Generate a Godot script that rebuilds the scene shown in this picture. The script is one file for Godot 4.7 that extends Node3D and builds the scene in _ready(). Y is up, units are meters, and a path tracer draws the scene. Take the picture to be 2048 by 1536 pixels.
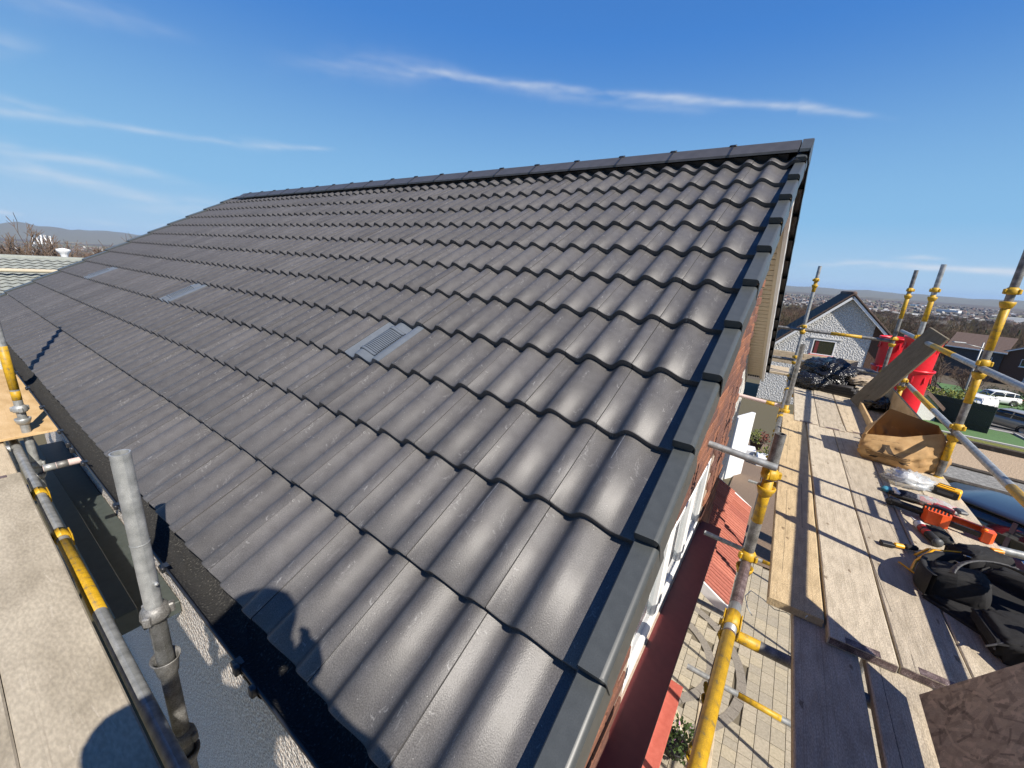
extends Node3D
# Roof retiling seen from the scaffold at the corner of a house. All measures in metres; y is up.
# Working coordinates have their origin at the first verge cap; GY lifts them so that the paving lies at y = 0.
const GY := 4.6
const SLOPE := 0.516            # roof pitch in radians
const GAUGE := 0.342            # exposed length of one course of tiles
const DECK := -0.59
var M := {}
var names := {}
var rng := RandomNumberGenerator.new()

func V(x: float, y: float, z: float) -> Vector3:
	return Vector3(x, y + GY, z)

func _ready() -> void:
	rng.seed = 20240417
	setup_view()
	make_materials()
	build_land()
	build_house()
	build_scaffolds()
	build_boards()
	build_site_things()
	build_tools()
	build_neighbourhood()
	build_person()

# ---------------------------------------------------------------- view, sky and sun
func setup_view() -> void:
	var cam := Camera3D.new()
	cam.name = "camera"
	cam.fov = 87.468
	cam.near = 0.02
	cam.far = 60000.0
	add_child(cam)
	cam.position = V(0.229, 0.822, 0.664)
	cam.rotation_order = EULER_ORDER_YXZ
	cam.rotation = Vector3(deg_to_rad(-16.044), deg_to_rad(34.087), deg_to_rad(3.972))
	cam.current = true
	var env := Environment.new()
	env.background_mode = Environment.BG_SKY
	var sky := Sky.new()
	var pm := PanoramaSkyMaterial.new()
	pm.panorama = ImageTexture.create_from_image(sky_image())
	pm.energy_multiplier = 0.43
	sky.sky_material = pm
	env.sky = sky
	env.tonemap_mode = Environment.TONE_MAPPER_LINEAR
	env.tonemap_exposure = 1.5
	env.sdfgi_enabled = true
	env.ssao_enabled = true
	env.ssil_enabled = true
	env.fog_enabled = true
	env.fog_density = 0.00003
	env.fog_light_color = Color(0.62, 0.74, 0.9)
	var we := WorldEnvironment.new()
	we.name = "world_environment"
	we.environment = env
	add_child(we)
	var sun := DirectionalLight3D.new()
	sun.name = "sun"
	sun.light_energy = 1.6
	sun.light_color = Color(1.0, 0.968, 0.92)
	sun.light_angular_distance = 0.5
	sun.shadow_enabled = true
	add_child(sun)
	sun.look_at_from_position(Vector3(9.8, 10.0, 3.4), Vector3.ZERO)

func sky_image() -> Image:
	var w := 2048
	var h := 1024
	var img := Image.create(w, h, false, Image.FORMAT_RGBF)
	var zen := Color(0.04, 0.16, 0.60)
	var mid := Color(0.10, 0.36, 0.98)
	var low := Color(0.40, 0.80, 1.24)
	var hor := Color(0.72, 1.0, 1.28)
	for y in h:
		var el := 90.0 - (y + 0.5) * 180.0 / h
		var c: Color
		if el > 25.0:
			c = mid.lerp(zen, pow((minf(el, 60.0) - 25.0) / 35.0, 0.8))
		elif el > 7.0:
			c = low.lerp(mid, smoothstep(0.0, 1.0, (el - 7.0) / 18.0) * 0.5 + (el - 7.0) / 36.0)
		elif el > 0.0:
			c = hor.lerp(low, el / 7.0)
		else:
			c = Color(0.30, 0.33, 0.33)
		img.fill_rect(Rect2i(0, y, w, 1), c)
	var n := FastNoiseLite.new()
	n.seed = 5
	n.frequency = 0.012
	n.fractal_octaves = 5
	# [points as azimuth, elevation in degrees], half width in degrees, strength
	var wisps := [
		[[-66.0, 18.0, -55.0, 20.2, -45.3, 20.9, -38.0, 20.9], 1.9, 0.16],
		[[-52.0, 20.3, -45.3, 20.8, -32.0, 20.7, -17.1, 19.6, -4.3, 18.0, 5.4, 15.6], 0.68, 0.5],
		[[-47.0, 20.6, -32.0, 20.0, -20.0, 18.9, -10.0, 17.9], 0.9, 0.17],
		[[-95.0, 12.0, -85.0, 13.6, -79.2, 15.4], 1.7, 0.3],
		[[-95.0, 17.0, -80.0, 18.5, -68.0, 18.8], 2.4, 0.16],
		[[-95.0, 8.6, -83.7, 9.5, -78.7, 10.1, -71.2, 10.5, -63.0, 11.2, -56.3, 12.0], 0.6, 0.42],
		[[-95.0, 9.4, -84.0, 10.2, -79.0, 10.6], 1.1, 0.35],
		[[-95.0, 6.4, -84.2, 6.8, -78.3, 6.8, -69.6, 6.1], 1.3, 0.34],
		[[-92.0, 5.0, -81.6, 5.4, -75.1, 4.3, -69.4, 4.3, -63.0, 4.6], 1.1, 0.38],
		[[-79.0, 3.2, -72.0, 3.4, -66.0, 3.0], 0.7, 0.45],
		[[-1.6, 2.5, 3.6, 2.85, 7.5, 2.9, 15.6, 2.6, 24.0, 2.2], 0.52, 0.9],
		[[6.0, 3.5, 9.0, 3.7, 12.0, 3.4], 0.3, 0.5],
		[[-92.0, 1.6, -85.2, 1.7, -83.2, 1.6], 0.34, 0.95],
		[[-83.5, 1.3, -79.0, 1.6, -76.6, 1.5], 0.28, 0.6],
		[[-76.5, 1.5, -73.0, 1.9, -70.0, 1.7], 0.35, 0.6],
		[[60.0, 12.0, 80.0, 15.0, 110.0, 14.0], 1.4, 0.4],
		[[130.0, 20.0, 150.0, 24.0, 170.0, 22.0], 1.6, 0.4],
		[[-170.0, 8.0, -150.0, 9.5, -120.0, 9.0], 1.2, 0.45]]
	for wi in wisps:
		var p: Array = wi[0]
		for k in range(0, p.size() - 2, 2):
			cloud_segment(img, n, p[k], p[k + 1], p[k + 2], p[k + 3], wi[1], wi[2], k == 0, k == p.size() - 4)
	return img

func cloud_segment(img: Image, n: FastNoiseLite, a0: float, e0: float, a1: float, e1: float, half: float, s: float, first: bool, last: bool) -> void:
	var w := img.get_width()
	var h := img.get_height()
	var px0 := int((a0 / 360.0 + 1.0) * w)
	var px1 := int((a1 / 360.0 + 1.0) * w)
	for px in range(px0, px1):
		var t := (px - px0 + 0.5) / float(px1 - px0)
		var el := lerpf(e0, e1, t)
		var fade := 1.0
		if first:
			fade *= smoothstep(0.0, 1.0, t)
		if last:
			fade *= smoothstep(0.0, 0.7, 1.0 - t)
		var hw := half * 0.72 * (0.75 + 0.5 * n.get_noise_2d(px * 1.3, e0 * 31.0))
		hw = hw if not last else hw * lerpf(1.0, 0.35, t)
		var y0 := int((90.0 - el - hw * 2.4) / 180.0 * h)
		var y1 := int((90.0 - el + hw * 2.4) / 180.0 * h)
		for y in range(y0, y1 + 1):
			var d := ((90.0 - (y + 0.5) * 180.0 / h) - el) / hw
			var g := exp(-d * d * 1.1) * fade * s
			g *= clampf(0.66 + 0.95 * n.get_noise_2d(px * 0.9 + y * 1.5, y * 7.0) + 0.5 * n.get_noise_2d(px * 4.0, y * 26.0), 0.05, 1.3)
			var c := img.get_pixel(posmod(px, w), y)
			img.set_pixel(posmod(px, w), y, c.lerp(Color(1.15, 1.22, 1.32), clampf(g, 0.0, 0.95)))

# ---------------------------------------------------------------- naming and tagging
func tag(o: Node, label: String, category: String, group := "", kind := "") -> void:
	if label != "":
		o.set_meta("label", label)
	if category != "":
		o.set_meta("category", category)
	if group != "":
		o.set_meta("group", group)
	if kind != "":
		o.set_meta("kind", kind)

func numbered(called: String) -> String:
	var k: int = names.get(called, 0)
	names[called] = k + 1
	return called if k == 0 else "%s_%03d" % [called, k]

func thing(called: String, label: String, category: String, at := Vector3.ZERO, turn := 0.0, group := "") -> Node3D:
	var o := Node3D.new()
	o.name = numbered(called)
	add_child(o)
	o.position = at
	o.rotation.y = turn
	tag(o, label, category, group)
	return o

func st_new(flat := true) -> SurfaceTool:
	var st := SurfaceTool.new()
	st.begin(Mesh.PRIMITIVE_TRIANGLES)
	st.set_smooth_group(-1 if flat else 0)
	return st

func done(st: SurfaceTool) -> ArrayMesh:
	st.generate_normals()
	return st.commit()

func obj(called: String, st, m: Material, parent: Node = null, at := Transform3D.IDENTITY) -> MeshInstance3D:
	var o := MeshInstance3D.new()
	o.mesh = done(st) if st is SurfaceTool else st
	o.material_override = m
	o.transform = at
	if parent == null:
		o.name = numbered(called)
		add_child(o)
	else:
		o.name = called
		parent.add_child(o, true)
	return o

func struct(called: String, st, m: Material) -> MeshInstance3D:
	var o := obj(called, st, m)
	o.set_meta("kind", "structure")
	return o

func lone(called: String, st, m: Material, label: String, category: String, group := "", at := Transform3D.IDENTITY) -> MeshInstance3D:
	var o := obj(called, st, m, null, at)
	tag(o, label, category, group)
	return o

# ---------------------------------------------------------------- shapes (corners given counter-clockwise from outside)
func tri(st: SurfaceTool, a: Vector3, b: Vector3, c: Vector3) -> void:
	st.add_vertex(a)
	st.add_vertex(c)
	st.add_vertex(b)

func quad(st: SurfaceTool, a: Vector3, b: Vector3, c: Vector3, d: Vector3) -> void:
	tri(st, a, b, c)
	tri(st, a, c, d)

func uvquad(st: SurfaceTool, p: Array, u: Array) -> void:
	for k in [0, 2, 1, 0, 3, 2]:
		st.set_uv(u[k])
		st.add_vertex(p[k])

func box(st: SurfaceTool, c: Vector3, s: Vector3, b := Basis.IDENTITY, ch := 0.0) -> void:
	var h := s * 0.5
	if ch <= 0.0:
		var p := []
		for k in 8:
			p.append(c + b * Vector3(h.x if k & 1 else -h.x, h.y if k & 2 else -h.y, h.z if k & 4 else -h.z))
		for f in [[0, 4, 6, 2], [1, 3, 7, 5], [0, 1, 5, 4], [2, 6, 7, 3], [0, 2, 3, 1], [4, 5, 7, 6]]:
			quad(st, p[f[0]], p[f[1]], p[f[2]], p[f[3]])
		return
	var i := h - Vector3.ONE * ch
	for ax in 3:
		for sg in [-1.0, 1.0]:
			var u := (ax + 1) % 3
			var w := (ax + 2) % 3
			var q := []
			for k in [[-1, -1], [1, -1], [1, 1], [-1, 1]]:
				var v := Vector3.ZERO
				v[ax] = h[ax] * sg
				v[u] = i[u] * k[0]
				v[w] = i[w] * k[1]
				q.append(c + b * v)
			if sg > 0:
				quad(st, q[0], q[1], q[2], q[3])
			else:
				quad(st, q[0], q[3], q[2], q[1])
		# the four bevels along this axis
		var u2 := (ax + 1) % 3
		var w2 := (ax + 2) % 3
		for su in [-1.0, 1.0]:
			for sw in [-1.0, 1.0]:
				var a := Vector3.ZERO
				var d := Vector3.ZERO
				a[u2] = h[u2] * su
				a[w2] = i[w2] * sw
				d[u2] = i[u2] * su
				d[w2] = h[w2] * sw
				var e := Vector3.ZERO
				e[ax] = i[ax]
				if su * sw > 0:
					quad(st, c + b * (a - e), c + b * (d - e), c + b * (d + e), c + b * (a + e))
				else:
					quad(st, c + b * (a + e), c + b * (d + e), c + b * (d - e), c + b * (a - e))
	for sx in [-1.0, 1.0]:
		for sy in [-1.0, 1.0]:
			for sz in [-1.0, 1.0]:
				var x := c + b * Vector3(h.x * sx, i.y * sy, i.z * sz)
				var y := c + b * Vector3(i.x * sx, h.y * sy, i.z * sz)
				var z := c + b * Vector3(i.x * sx, i.y * sy, h.z * sz)
				if sx * sy * sz > 0:
					tri(st, x, y, z)
				else:
					tri(st, x, z, y)

func frame_of(d: Vector3) -> Basis:
	var y := d.normalized()
	var x := y.cross(Vector3.FORWARD if absf(y.z) < 0.9 else Vector3.RIGHT).normalized()
	return Basis(x, y, x.cross(y))

# a lathed shape: profile of Vector2(radius, height), turned round +y of the frame b at o
func lathe(st: SurfaceTool, prof: Array, n: int, o := Vector3.ZERO, b := Basis.IDENTITY, a0 := 0.0, a1 := TAU) -> void:
	for k in prof.size() - 1:
		var p: Vector2 = prof[k]
		var q: Vector2 = prof[k + 1]
		for j in n:
			var t0 := lerpf(a0, a1, float(j) / n)
			var t1 := lerpf(a0, a1, float(j + 1) / n)
			var u := Vector3(cos(t0), 0, -sin(t0))
			var v := Vector3(cos(t1), 0, -sin(t1))
			var A := o + b * (u * p.x + Vector3.UP * p.y)
			var B := o + b * (v * p.x + Vector3.UP * p.y)
			var C := o + b * (v * q.x + Vector3.UP * q.y)
			var D := o + b * (u * q.x + Vector3.UP * q.y)
			if p.x < 1e-5:
				tri(st, A, C, D)
			elif q.x < 1e-5:
				tri(st, A, B, C)
			else:
				quad(st, A, B, C, D)

# a tube with open ends that show its wall
func pipe(st: SurfaceTool, a: Vector3, b: Vector3, r: float, n := 14, wall := 0.004) -> void:
	var l := a.distance_to(b)
	lathe(st, [Vector2(r, 0.0), Vector2(r, l)], n, a, frame_of(b - a))
	st.set_smooth_group(-1)
	lathe(st, [Vector2(r, l), Vector2(r - wall, l)], n, a, frame_of(b - a))
	lathe(st, [Vector2(r - wall, 0.0), Vector2(r, 0.0)], n, a, frame_of(b - a))
	st.set_smooth_group(0)
	lathe(st, [Vector2(r - wall, l), Vector2(r - wall, 0.0)], n, a, frame_of(b - a))

func rod(st: SurfaceTool, a: Vector3, b: Vector3, r0: float, r1 := -1.0, n := 8, caps := true) -> void:
	var l := a.distance_to(b)
	if r1 < 0.0:
		r1 = r0
	var prof := [Vector2(r0, 0), Vector2(r1, l)]
	if caps:
		prof = [Vector2(0, 0), Vector2(r0, 0), Vector2(r1, l), Vector2(0, l)]
	lathe(st, prof, n, a, frame_of(b - a))

# a round cord through the points
func cord(st: SurfaceTool, pts: Array, r: float, n := 6) -> void:
	for k in pts.size() - 1:
		rod(st, pts[k], pts[k + 1], r, r, n, k == 0 or k == pts.size() - 2)

# a polygon in the local xy plane extruded along z by depth
func extrude(st: SurfaceTool, poly: PackedVector2Array, depth: float, o := Vector3.ZERO, b := Basis.IDENTITY) -> void:
	var pl := poly
	if Geometry2D.is_polygon_clockwise(pl):
		pl = poly.duplicate()
		pl.reverse()
	var idx := Geometry2D.triangulate_polygon(pl)
	for k in range(0, idx.size(), 3):
		var a := pl[idx[k]]
		var c := pl[idx[k + 1]]
		var d := pl[idx[k + 2]]
		if (c - a).cross(d - a) < 0:
			var e := c
			c = d
			d = e
		tri(st, o + b * Vector3(a.x, a.y, depth), o + b * Vector3(c.x, c.y, depth), o + b * Vector3(d.x, d.y, depth))
		tri(st, o + b * Vector3(a.x, a.y, 0), o + b * Vector3(d.x, d.y, 0), o + b * Vector3(c.x, c.y, 0))
	for k in pl.size():
		var p := pl[k]
		var q := pl[(k + 1) % pl.size()]
		quad(st, o + b * Vector3(p.x, p.y, 0), o + b * Vector3(q.x, q.y, 0), o + b * Vector3(q.x, q.y, depth), o + b * Vector3(p.x, p.y, depth))

# a surface f(u, v) over a grid, u and v from 0 to 1, with uv
func sheet(st: SurfaceTool, f: Callable, nu: int, nv: int, flip := false) -> void:
	var p := []
	for i in nu + 1:
		for j in nv + 1:
			p.append(f.call(float(i) / nu, float(j) / nv))
	for i in nu:
		for j in nv:
			var q := [p[i * (nv + 1) + j], p[(i + 1) * (nv + 1) + j], p[(i + 1) * (nv + 1) + j + 1], p[i * (nv + 1) + j + 1]]
			var u := [Vector2(float(i) / nu, float(j) / nv), Vector2(float(i + 1) / nu, float(j) / nv), Vector2(float(i + 1) / nu, float(j + 1) / nv), Vector2(float(i) / nu, float(j + 1) / nv)]
			if flip:
				uvquad(st, [q[0], q[3], q[2], q[1]], [u[0], u[3], u[2], u[1]])
			else:
				uvquad(st, q, u)

# ---------------------------------------------------------------- materials
func lin(r: float, g: float, b: float) -> Color:
	return Color(r, g, b).linear_to_srgb()

func noise_bytes(size: Vector2i, seed_: int, freq: float, octaves := 4, kind := FastNoiseLite.TYPE_SIMPLEX_SMOOTH) -> PackedByteArray:
	var n := FastNoiseLite.new()
	n.seed = seed_
	n.noise_type = kind
	n.frequency = freq
	n.fractal_octaves = octaves
	return n.get_seamless_image(size.x, size.y).get_data()

func ramp_image(size: Vector2i, src: PackedByteArray, stops: Array, speck: PackedByteArray = PackedByteArray(), speck_amount := 0.0) -> Image:
	var lut := []
	for v in 256:
		var t := v / 255.0
		var c: Color = stops[0][1]
		for k in stops.size() - 1:
			if t >= stops[k][0]:
				var u := clampf((t - stops[k][0]) / maxf(stops[k + 1][0] - stops[k][0], 1e-4), 0, 1)
				c = (stops[k][1] as Color).lerp(stops[k + 1][1], u)
		lut.append(c)
	var out := PackedByteArray()
	out.resize(src.size() * 3)
	var has := speck.size() == src.size()
	for i in src.size():
		var c: Color = lut[src[i]]
		var f := 1.0 if not has else 1.0 + (speck[i] / 127.5 - 1.0) * speck_amount
		out[i * 3] = clampi(int(c.r * f * 255.0), 0, 255)
		out[i * 3 + 1] = clampi(int(c.g * f * 255.0), 0, 255)
		out[i * 3 + 2] = clampi(int(c.b * f * 255.0), 0, 255)
	var img := Image.create_from_data(size.x, size.y, false, Image.FORMAT_RGB8, out)
	img.generate_mipmaps()
	return img

func tex(img: Image) -> ImageTexture:
	return ImageTexture.create_from_image(img)

func flatm(c: Color, rough := 0.7, metal := 0.0) -> StandardMaterial3D:
	var m := StandardMaterial3D.new()
	m.albedo_color = c
	m.roughness = rough
	m.metallic = metal
	return m

func mapped(img: Image, rough: float, scale: Vector3, metal := 0.0, height: Texture2D = null, hs := 0.0, world := false) -> StandardMaterial3D:
	var m := StandardMaterial3D.new()
	m.albedo_texture = tex(img)
	m.roughness = rough
	m.metallic = metal
	m.uv1_triplanar = true
	m.uv1_world_triplanar = world
	m.uv1_scale = scale
	if height != null:
		m.heightmap_enabled = true
		m.heightmap_texture = height
		m.heightmap_scale = hs
	return m

func tinted(m: StandardMaterial3D, c: Color) -> StandardMaterial3D:
	var d: StandardMaterial3D = m.duplicate()
	d.albedo_color = c
	return d

func stroke(img: Image, x: float, y: float, ang: float, length: float, width: float, c: Color, alpha: float, bend := 0.0, ragged := 0.5) -> void:
	var w := img.get_width()
	var h := img.get_height()
	var steps := int(length)
	for s in steps:
		x += cos(ang)
		y += sin(ang)
		ang += bend / maxf(length, 1.0)
		var hw := width * (1.0 - ragged * rng.randf())
		var k := -hw
		while k <= hw:
			var px := posmod(int(x - sin(ang) * k), w)
			var py := posmod(int(y + cos(ang) * k), h)
			var a := alpha * (1.0 - ragged * rng.randf())
			img.set_pixel(px, py, img.get_pixel(px, py).lerp(c, a))
			k += 0.8

func make_materials() -> void:
	var s5 := Vector2i(512, 512)
	var s2 := Vector2i(256, 256)
	var fine := noise_bytes(s5, 11, 0.25, 2)
	var grit := noise_bytes(s5, 12, 0.12, 3)
	var blotch := noise_bytes(s5, 13, 0.012, 5)
	var patch := noise_bytes(s5, 14, 0.02, 4)
	var cells := noise_bytes(s5, 15, 0.07, 2, FastNoiseLite.TYPE_CELLULAR)
	var fine_tex := tex(Image.create_from_data(512, 512, false, Image.FORMAT_L8, fine))
	var grit_tex := tex(Image.create_from_data(512, 512, false, Image.FORMAT_L8, grit))
	var cell_tex := tex(Image.create_from_data(512, 512, false, Image.FORMAT_L8, cells))
	var patch_tex := tex(Image.create_from_data(512, 512, false, Image.FORMAT_L8, patch))
	# ---- concrete roof tiles: dark grey brown with sand grain, cement bloom and handling scuffs
	var tiles := []
	var small := noise_bytes(s2, 21, 0.4, 2)
	var tile_h := tex(Image.create_from_data(256, 256, false, Image.FORMAT_L8, noise_bytes(s2, 22, 0.55, 2)))
	for k in 6:
		var base := noise_bytes(s2, 30 + k, 0.02, 4)
		var t := 1.0 + (k - 2.5) * 0.045 + 0.12
		var img := ramp_image(s2, base, [[0.0, lin(0.062 * t, 0.0585 * t, 0.057 * t)], [0.5, lin(0.072 * t, 0.0685 * t, 0.067 * t)], [1.0, lin(0.083 * t, 0.0795 * t, 0.078 * t)]], small, 0.32)
		var pale := lin(0.34, 0.338, 0.33)
		for j in rng.randi_range(9, 17):
			var cx := rng.randf() * 256.0
			var cy := rng.randf() * 256.0
			for i in rng.randi_range(2, 6):
				stroke(img, cx + rng.randf_range(-9, 9), cy + rng.randf_range(-18, 18), rng.randf_range(0.3, 2.0), rng.randf_range(5, 16), rng.randf_range(0.6, 1.7), pale, rng.randf_range(0.25, 0.6), rng.randf_range(-1.5, 1.5), 0.8)
		for j in rng.randi_range(2, 4):
			stroke(img, rng.randf() * 256.0, rng.randf() * 256.0, rng.randf_range(1.3, 1.8), rng.randf_range(25, 70), 6.0, pale, 0.2, rng.randf_range(-0.3, 0.3), 0.95)
		for j in 26:
			var px := rng.randi() % 256
			var py := rng.randi() % 256
			img.set_pixel(px, py, lin(0.5, 0.49, 0.46))
		if k == 3:
			stroke(img, 90, 40, 1.6, 80, 1.0, lin(0.55, 0.58, 0.6), 0.7, 0.0, 0.6)
		img.generate_mipmaps()
		var m := StandardMaterial3D.new()
		m.albedo_texture = tex(img)
		m.roughness = 0.48
		m.metallic_specular = 0.5
		m.heightmap_enabled = true
		m.heightmap_texture = tile_h
		m.heightmap_scale = 0.065
		tiles.append(m)
	M.tiles = tiles
	M.tile_edge = flatm(lin(0.03, 0.029, 0.029), 0.85)
	M.cap = mapped(ramp_image(s5, patch, [[0.0, lin(0.05, 0.055, 0.055)], [1.0, lin(0.066, 0.072, 0.072)]], fine, 0.08), 0.42, Vector3.ONE * 2.0, 0.0, fine_tex, 0.006)
	M.ridge = mapped(ramp_image(s5, blotch, [[0.0, lin(0.045, 0.043, 0.042)], [1.0, lin(0.07, 0.067, 0.066)]], fine, 0.25), 0.46, Vector3.ONE * 1.6, 0.0, fine_tex, 0.05)
	M.vent = mapped(ramp_image(s5, patch, [[0.0, lin(0.10, 0.115, 0.135)], [1.0, lin(0.13, 0.146, 0.166)]], fine, 0.04), 0.2, Vector3.ONE * 2.0)
	M.black_plastic = mapped(ramp_image(s5, patch, [[0.0, lin(0.012, 0.013, 0.015)], [1.0, lin(0.024, 0.026, 0.03)]], fine, 0.1), 0.38, Vector3.ONE * 3.0)
	M.gutter_dirt = mapped(ramp_image(s5, grit, [[0.0, lin(0.012, 0.012, 0.011)], [0.66, lin(0.022, 0.021, 0.019)], [0.78, lin(0.12, 0.115, 0.1)], [1.0, lin(0.2, 0.19, 0.16)]], fine, 0.3), 0.9, Vector3.ONE * 1.7, 0.0, grit_tex, 0.4)
	M.mortar = mapped(ramp_image(s5, blotch, [[0.0, lin(0.33, 0.25, 0.19)], [1.0, lin(0.47, 0.38, 0.30)]], fine, 0.25), 0.95, Vector3.ONE * 2.0, 0.0, grit_tex, 0.2)
	var bricks := []
	for c in [[0.20, 0.088, 0.055], [0.165, 0.072, 0.048], [0.235, 0.10, 0.058], [0.14, 0.065, 0.047], [0.28, 0.115, 0.062]]:
		bricks.append(mapped(ramp_image(s2, noise_bytes(s2, 40 + bricks.size(), 0.05, 4), [[0.0, lin(c[0] * 0.65, c[1] * 0.65, c[2] * 0.7)], [0.6, lin(c[0], c[1], c[2])], [1.0, lin(c[0] * 1.3, c[1] * 1.35, c[2] * 1.4)]], small, 0.3), 0.9, Vector3.ONE * 4.0, 0.0, grit_tex, 0.25, true))
	M.bricks = bricks
	M.harl = mapped(ramp_image(s5, cells, [[0.0, lin(0.34, 0.335, 0.32)], [0.4, lin(0.60, 0.595, 0.57)], [1.0, lin(0.78, 0.775, 0.75)]], grit, 0.16), 0.95, Vector3.ONE * 1.1, 0.0, cell_tex, 2.0)
	M.dash = mapped(ramp_image(s5, noise_bytes(s5, 16, 0.16, 2, FastNoiseLite.TYPE_CELLULAR), [[0.0, lin(0.08, 0.06, 0.05)], [0.22, lin(0.34, 0.27, 0.22)], [0.4, lin(0.70, 0.62, 0.54)], [1.0, lin(0.9, 0.87, 0.8)]], fine, 0.35), 0.9, Vector3.ONE * 0.62, 0.0, cell_tex, 1.6)
	M.harl_coarse = mapped(ramp_image(s5, cells, [[0.0, lin(0.26, 0.26, 0.25)], [0.35, lin(0.55, 0.545, 0.525)], [1.0, lin(0.76, 0.755, 0.735)]], grit, 0.2), 0.95, Vector3.ONE * 0.28, 0.0, cell_tex, 6.0)
	M.cream = mapped(ramp_image(s5, patch, [[0.0, lin(0.50, 0.43, 0.31)], [1.0, lin(0.57, 0.50, 0.37)]], fine, 0.03), 0.5, Vector3.ONE)
	M.white = mapped(ramp_image(s5, patch, [[0.0, lin(0.74, 0.74, 0.73)], [1.0, lin(0.83, 0.83, 0.82)]], fine, 0.02), 0.4, Vector3.ONE)
	M.maroon = mapped(ramp_image(s5, patch, [[0.0, lin(0.105, 0.018, 0.017)], [1.0, lin(0.14, 0.026, 0.024)]], fine, 0.08), 0.5, Vector3.ONE * 1.5)
	M.red_paint = mapped(ramp_image(s5, patch, [[0.0, lin(0.36, 0.075, 0.05)], [1.0, lin(0.46, 0.115, 0.08)]], fine, 0.08), 0.6, Vector3.ONE * 1.5)
	var canopy := []
	for c in [[0.40, 0.125, 0.08], [0.45, 0.15, 0.1], [0.36, 0.11, 0.075]]:
		canopy.append(mapped(ramp_image(s2, noise_bytes(s2, 60 + canopy.size(), 0.04, 4), [[0.0, lin(c[0] * 0.75, c[1] * 0.75, c[2] * 0.75)], [1.0, lin(c[0] * 1.1, c[1] * 1.15, c[2] * 1.2)]], small, 0.2), 0.8, Vector3.ONE * 3.0))
	M.canopy = canopy
	var gl := flatm(lin(0.02, 0.022, 0.024), 0.04)
	gl.metallic_specular = 0.8
	M.dark_glass = gl
	var pane := flatm(Color(0.75, 0.82, 0.85, 0.16), 0.02)
	pane.transparency = BaseMaterial3D.TRANSPARENCY_ALPHA
	M.pane = pane
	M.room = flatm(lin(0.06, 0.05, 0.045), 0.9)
	M.curtain = flatm(lin(0.16, 0.03, 0.03), 0.9)
	# ---- scaffold steel
	M.galv = mapped(ramp_image(s5, blotch, [[0.0, lin(0.20, 0.21, 0.205)], [0.45, lin(0.33, 0.34, 0.335)], [0.8, lin(0.47, 0.48, 0.47)], [1.0, lin(0.6, 0.61, 0.6)]], fine, 0.16), 0.48, Vector3.ONE * 2.6, 0.45, grit_tex, 0.03)
	M.steel = mapped(ramp_image(s5, blotch, [[0.0, lin(0.09, 0.085, 0.075)], [0.5, lin(0.19, 0.185, 0.175)], [1.0, lin(0.36, 0.36, 0.35)]], grit, 0.3), 0.55, Vector3.ONE * 2.6, 0.4, grit_tex, 0.05)
	M.rusty = mapped(ramp_image(s5, blotch, [[0.0, lin(0.05, 0.035, 0.035)], [0.5, lin(0.15, 0.105, 0.10)], [1.0, lin(0.30, 0.25, 0.24)]], grit, 0.5), 0.6, Vector3.ONE * 3.2, 0.3, grit_tex, 0.06)
	M.yellow = mapped(ramp_image(s5, blotch, [[0.0, lin(0.12, 0.10, 0.07)], [0.22, lin(0.18, 0.14, 0.07)], [0.30, lin(0.40, 0.235, 0.012)], [0.7, lin(0.56, 0.335, 0.013)], [1.0, lin(0.64, 0.41, 0.03)]], grit, 0.2), 0.5, Vector3.ONE * 3.4, 0.0, grit_tex, 0.05)
	M.pale_tube = mapped(ramp_image(s5, grit, [[0.0, lin(0.42, 0.30, 0.28)], [1.0, lin(0.68, 0.56, 0.52)]], fine, 0.3), 0.7, Vector3.ONE * 3.0, 0.0, grit_tex, 0.1)
	# ---- timber
	var boards := []
	var wgrain := Vector2i(512, 512)
	for c in [[0.41, 0.35, 0.26], [0.44, 0.38, 0.288], [0.38, 0.325, 0.245], [0.46, 0.375, 0.258]]:
		var img := ramp_image(wgrain, noise_bytes(wgrain, 70 + boards.size(), 0.018, 5), [[0.0, lin(c[0] * 0.78, c[1] * 0.77, c[2] * 0.75)], [0.5, lin(c[0], c[1], c[2])], [1.0, lin(c[0] * 1.16, c[1] * 1.16, c[2] * 1.16)]], fine, 0.2)
		for j in 170:
			stroke(img, rng.randf() * 512, rng.randf() * 512, PI / 2 + rng.randf_range(-0.05, 0.05), rng.randf_range(30, 190), rng.randf_range(0.4, 1.1), lin(c[0] * 0.45, c[1] * 0.43, c[2] * 0.4), rng.randf_range(0.15, 0.5), rng.randf_range(-0.1, 0.1), 0.5)
		for j in 90:
			stroke(img, rng.randf() * 512, rng.randf() * 512, PI / 2 + rng.randf_range(-0.5, 0.5), rng.randf_range(4, 22), rng.randf_range(0.5, 2.4), lin(0.62, 0.58, 0.50), rng.randf_range(0.2, 0.6), 0.0, 0.8)
		for j in 5:
			stroke(img, rng.randf() * 512, rng.randf() * 512, PI / 2 + rng.randf_range(-0.1, 0.1), rng.randf_range(120, 340), rng.randf_range(0.8, 1.5), lin(0.035, 0.03, 0.025), 0.8, rng.randf_range(-0.15, 0.15), 0.4)
		for j in 9:
			stroke(img, rng.randf() * 512, rng.randf() * 512, PI / 2, rng.randf_range(6, 12), rng.randf_range(4, 9), lin(0.09, 0.062, 0.036), 0.6, 0.4, 0.4)
		for j in 14:
			stroke(img, rng.randf() * 512, rng.randf() * 512, rng.randf() * TAU, rng.randf_range(8, 34), rng.randf_range(3, 12), lin(c[0] * 0.62, c[1] * 0.6, c[2] * 0.57), rng.randf_range(0.15, 0.4), rng.randf_range(-1, 1), 0.8)
		img.generate_mipmaps()
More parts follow.
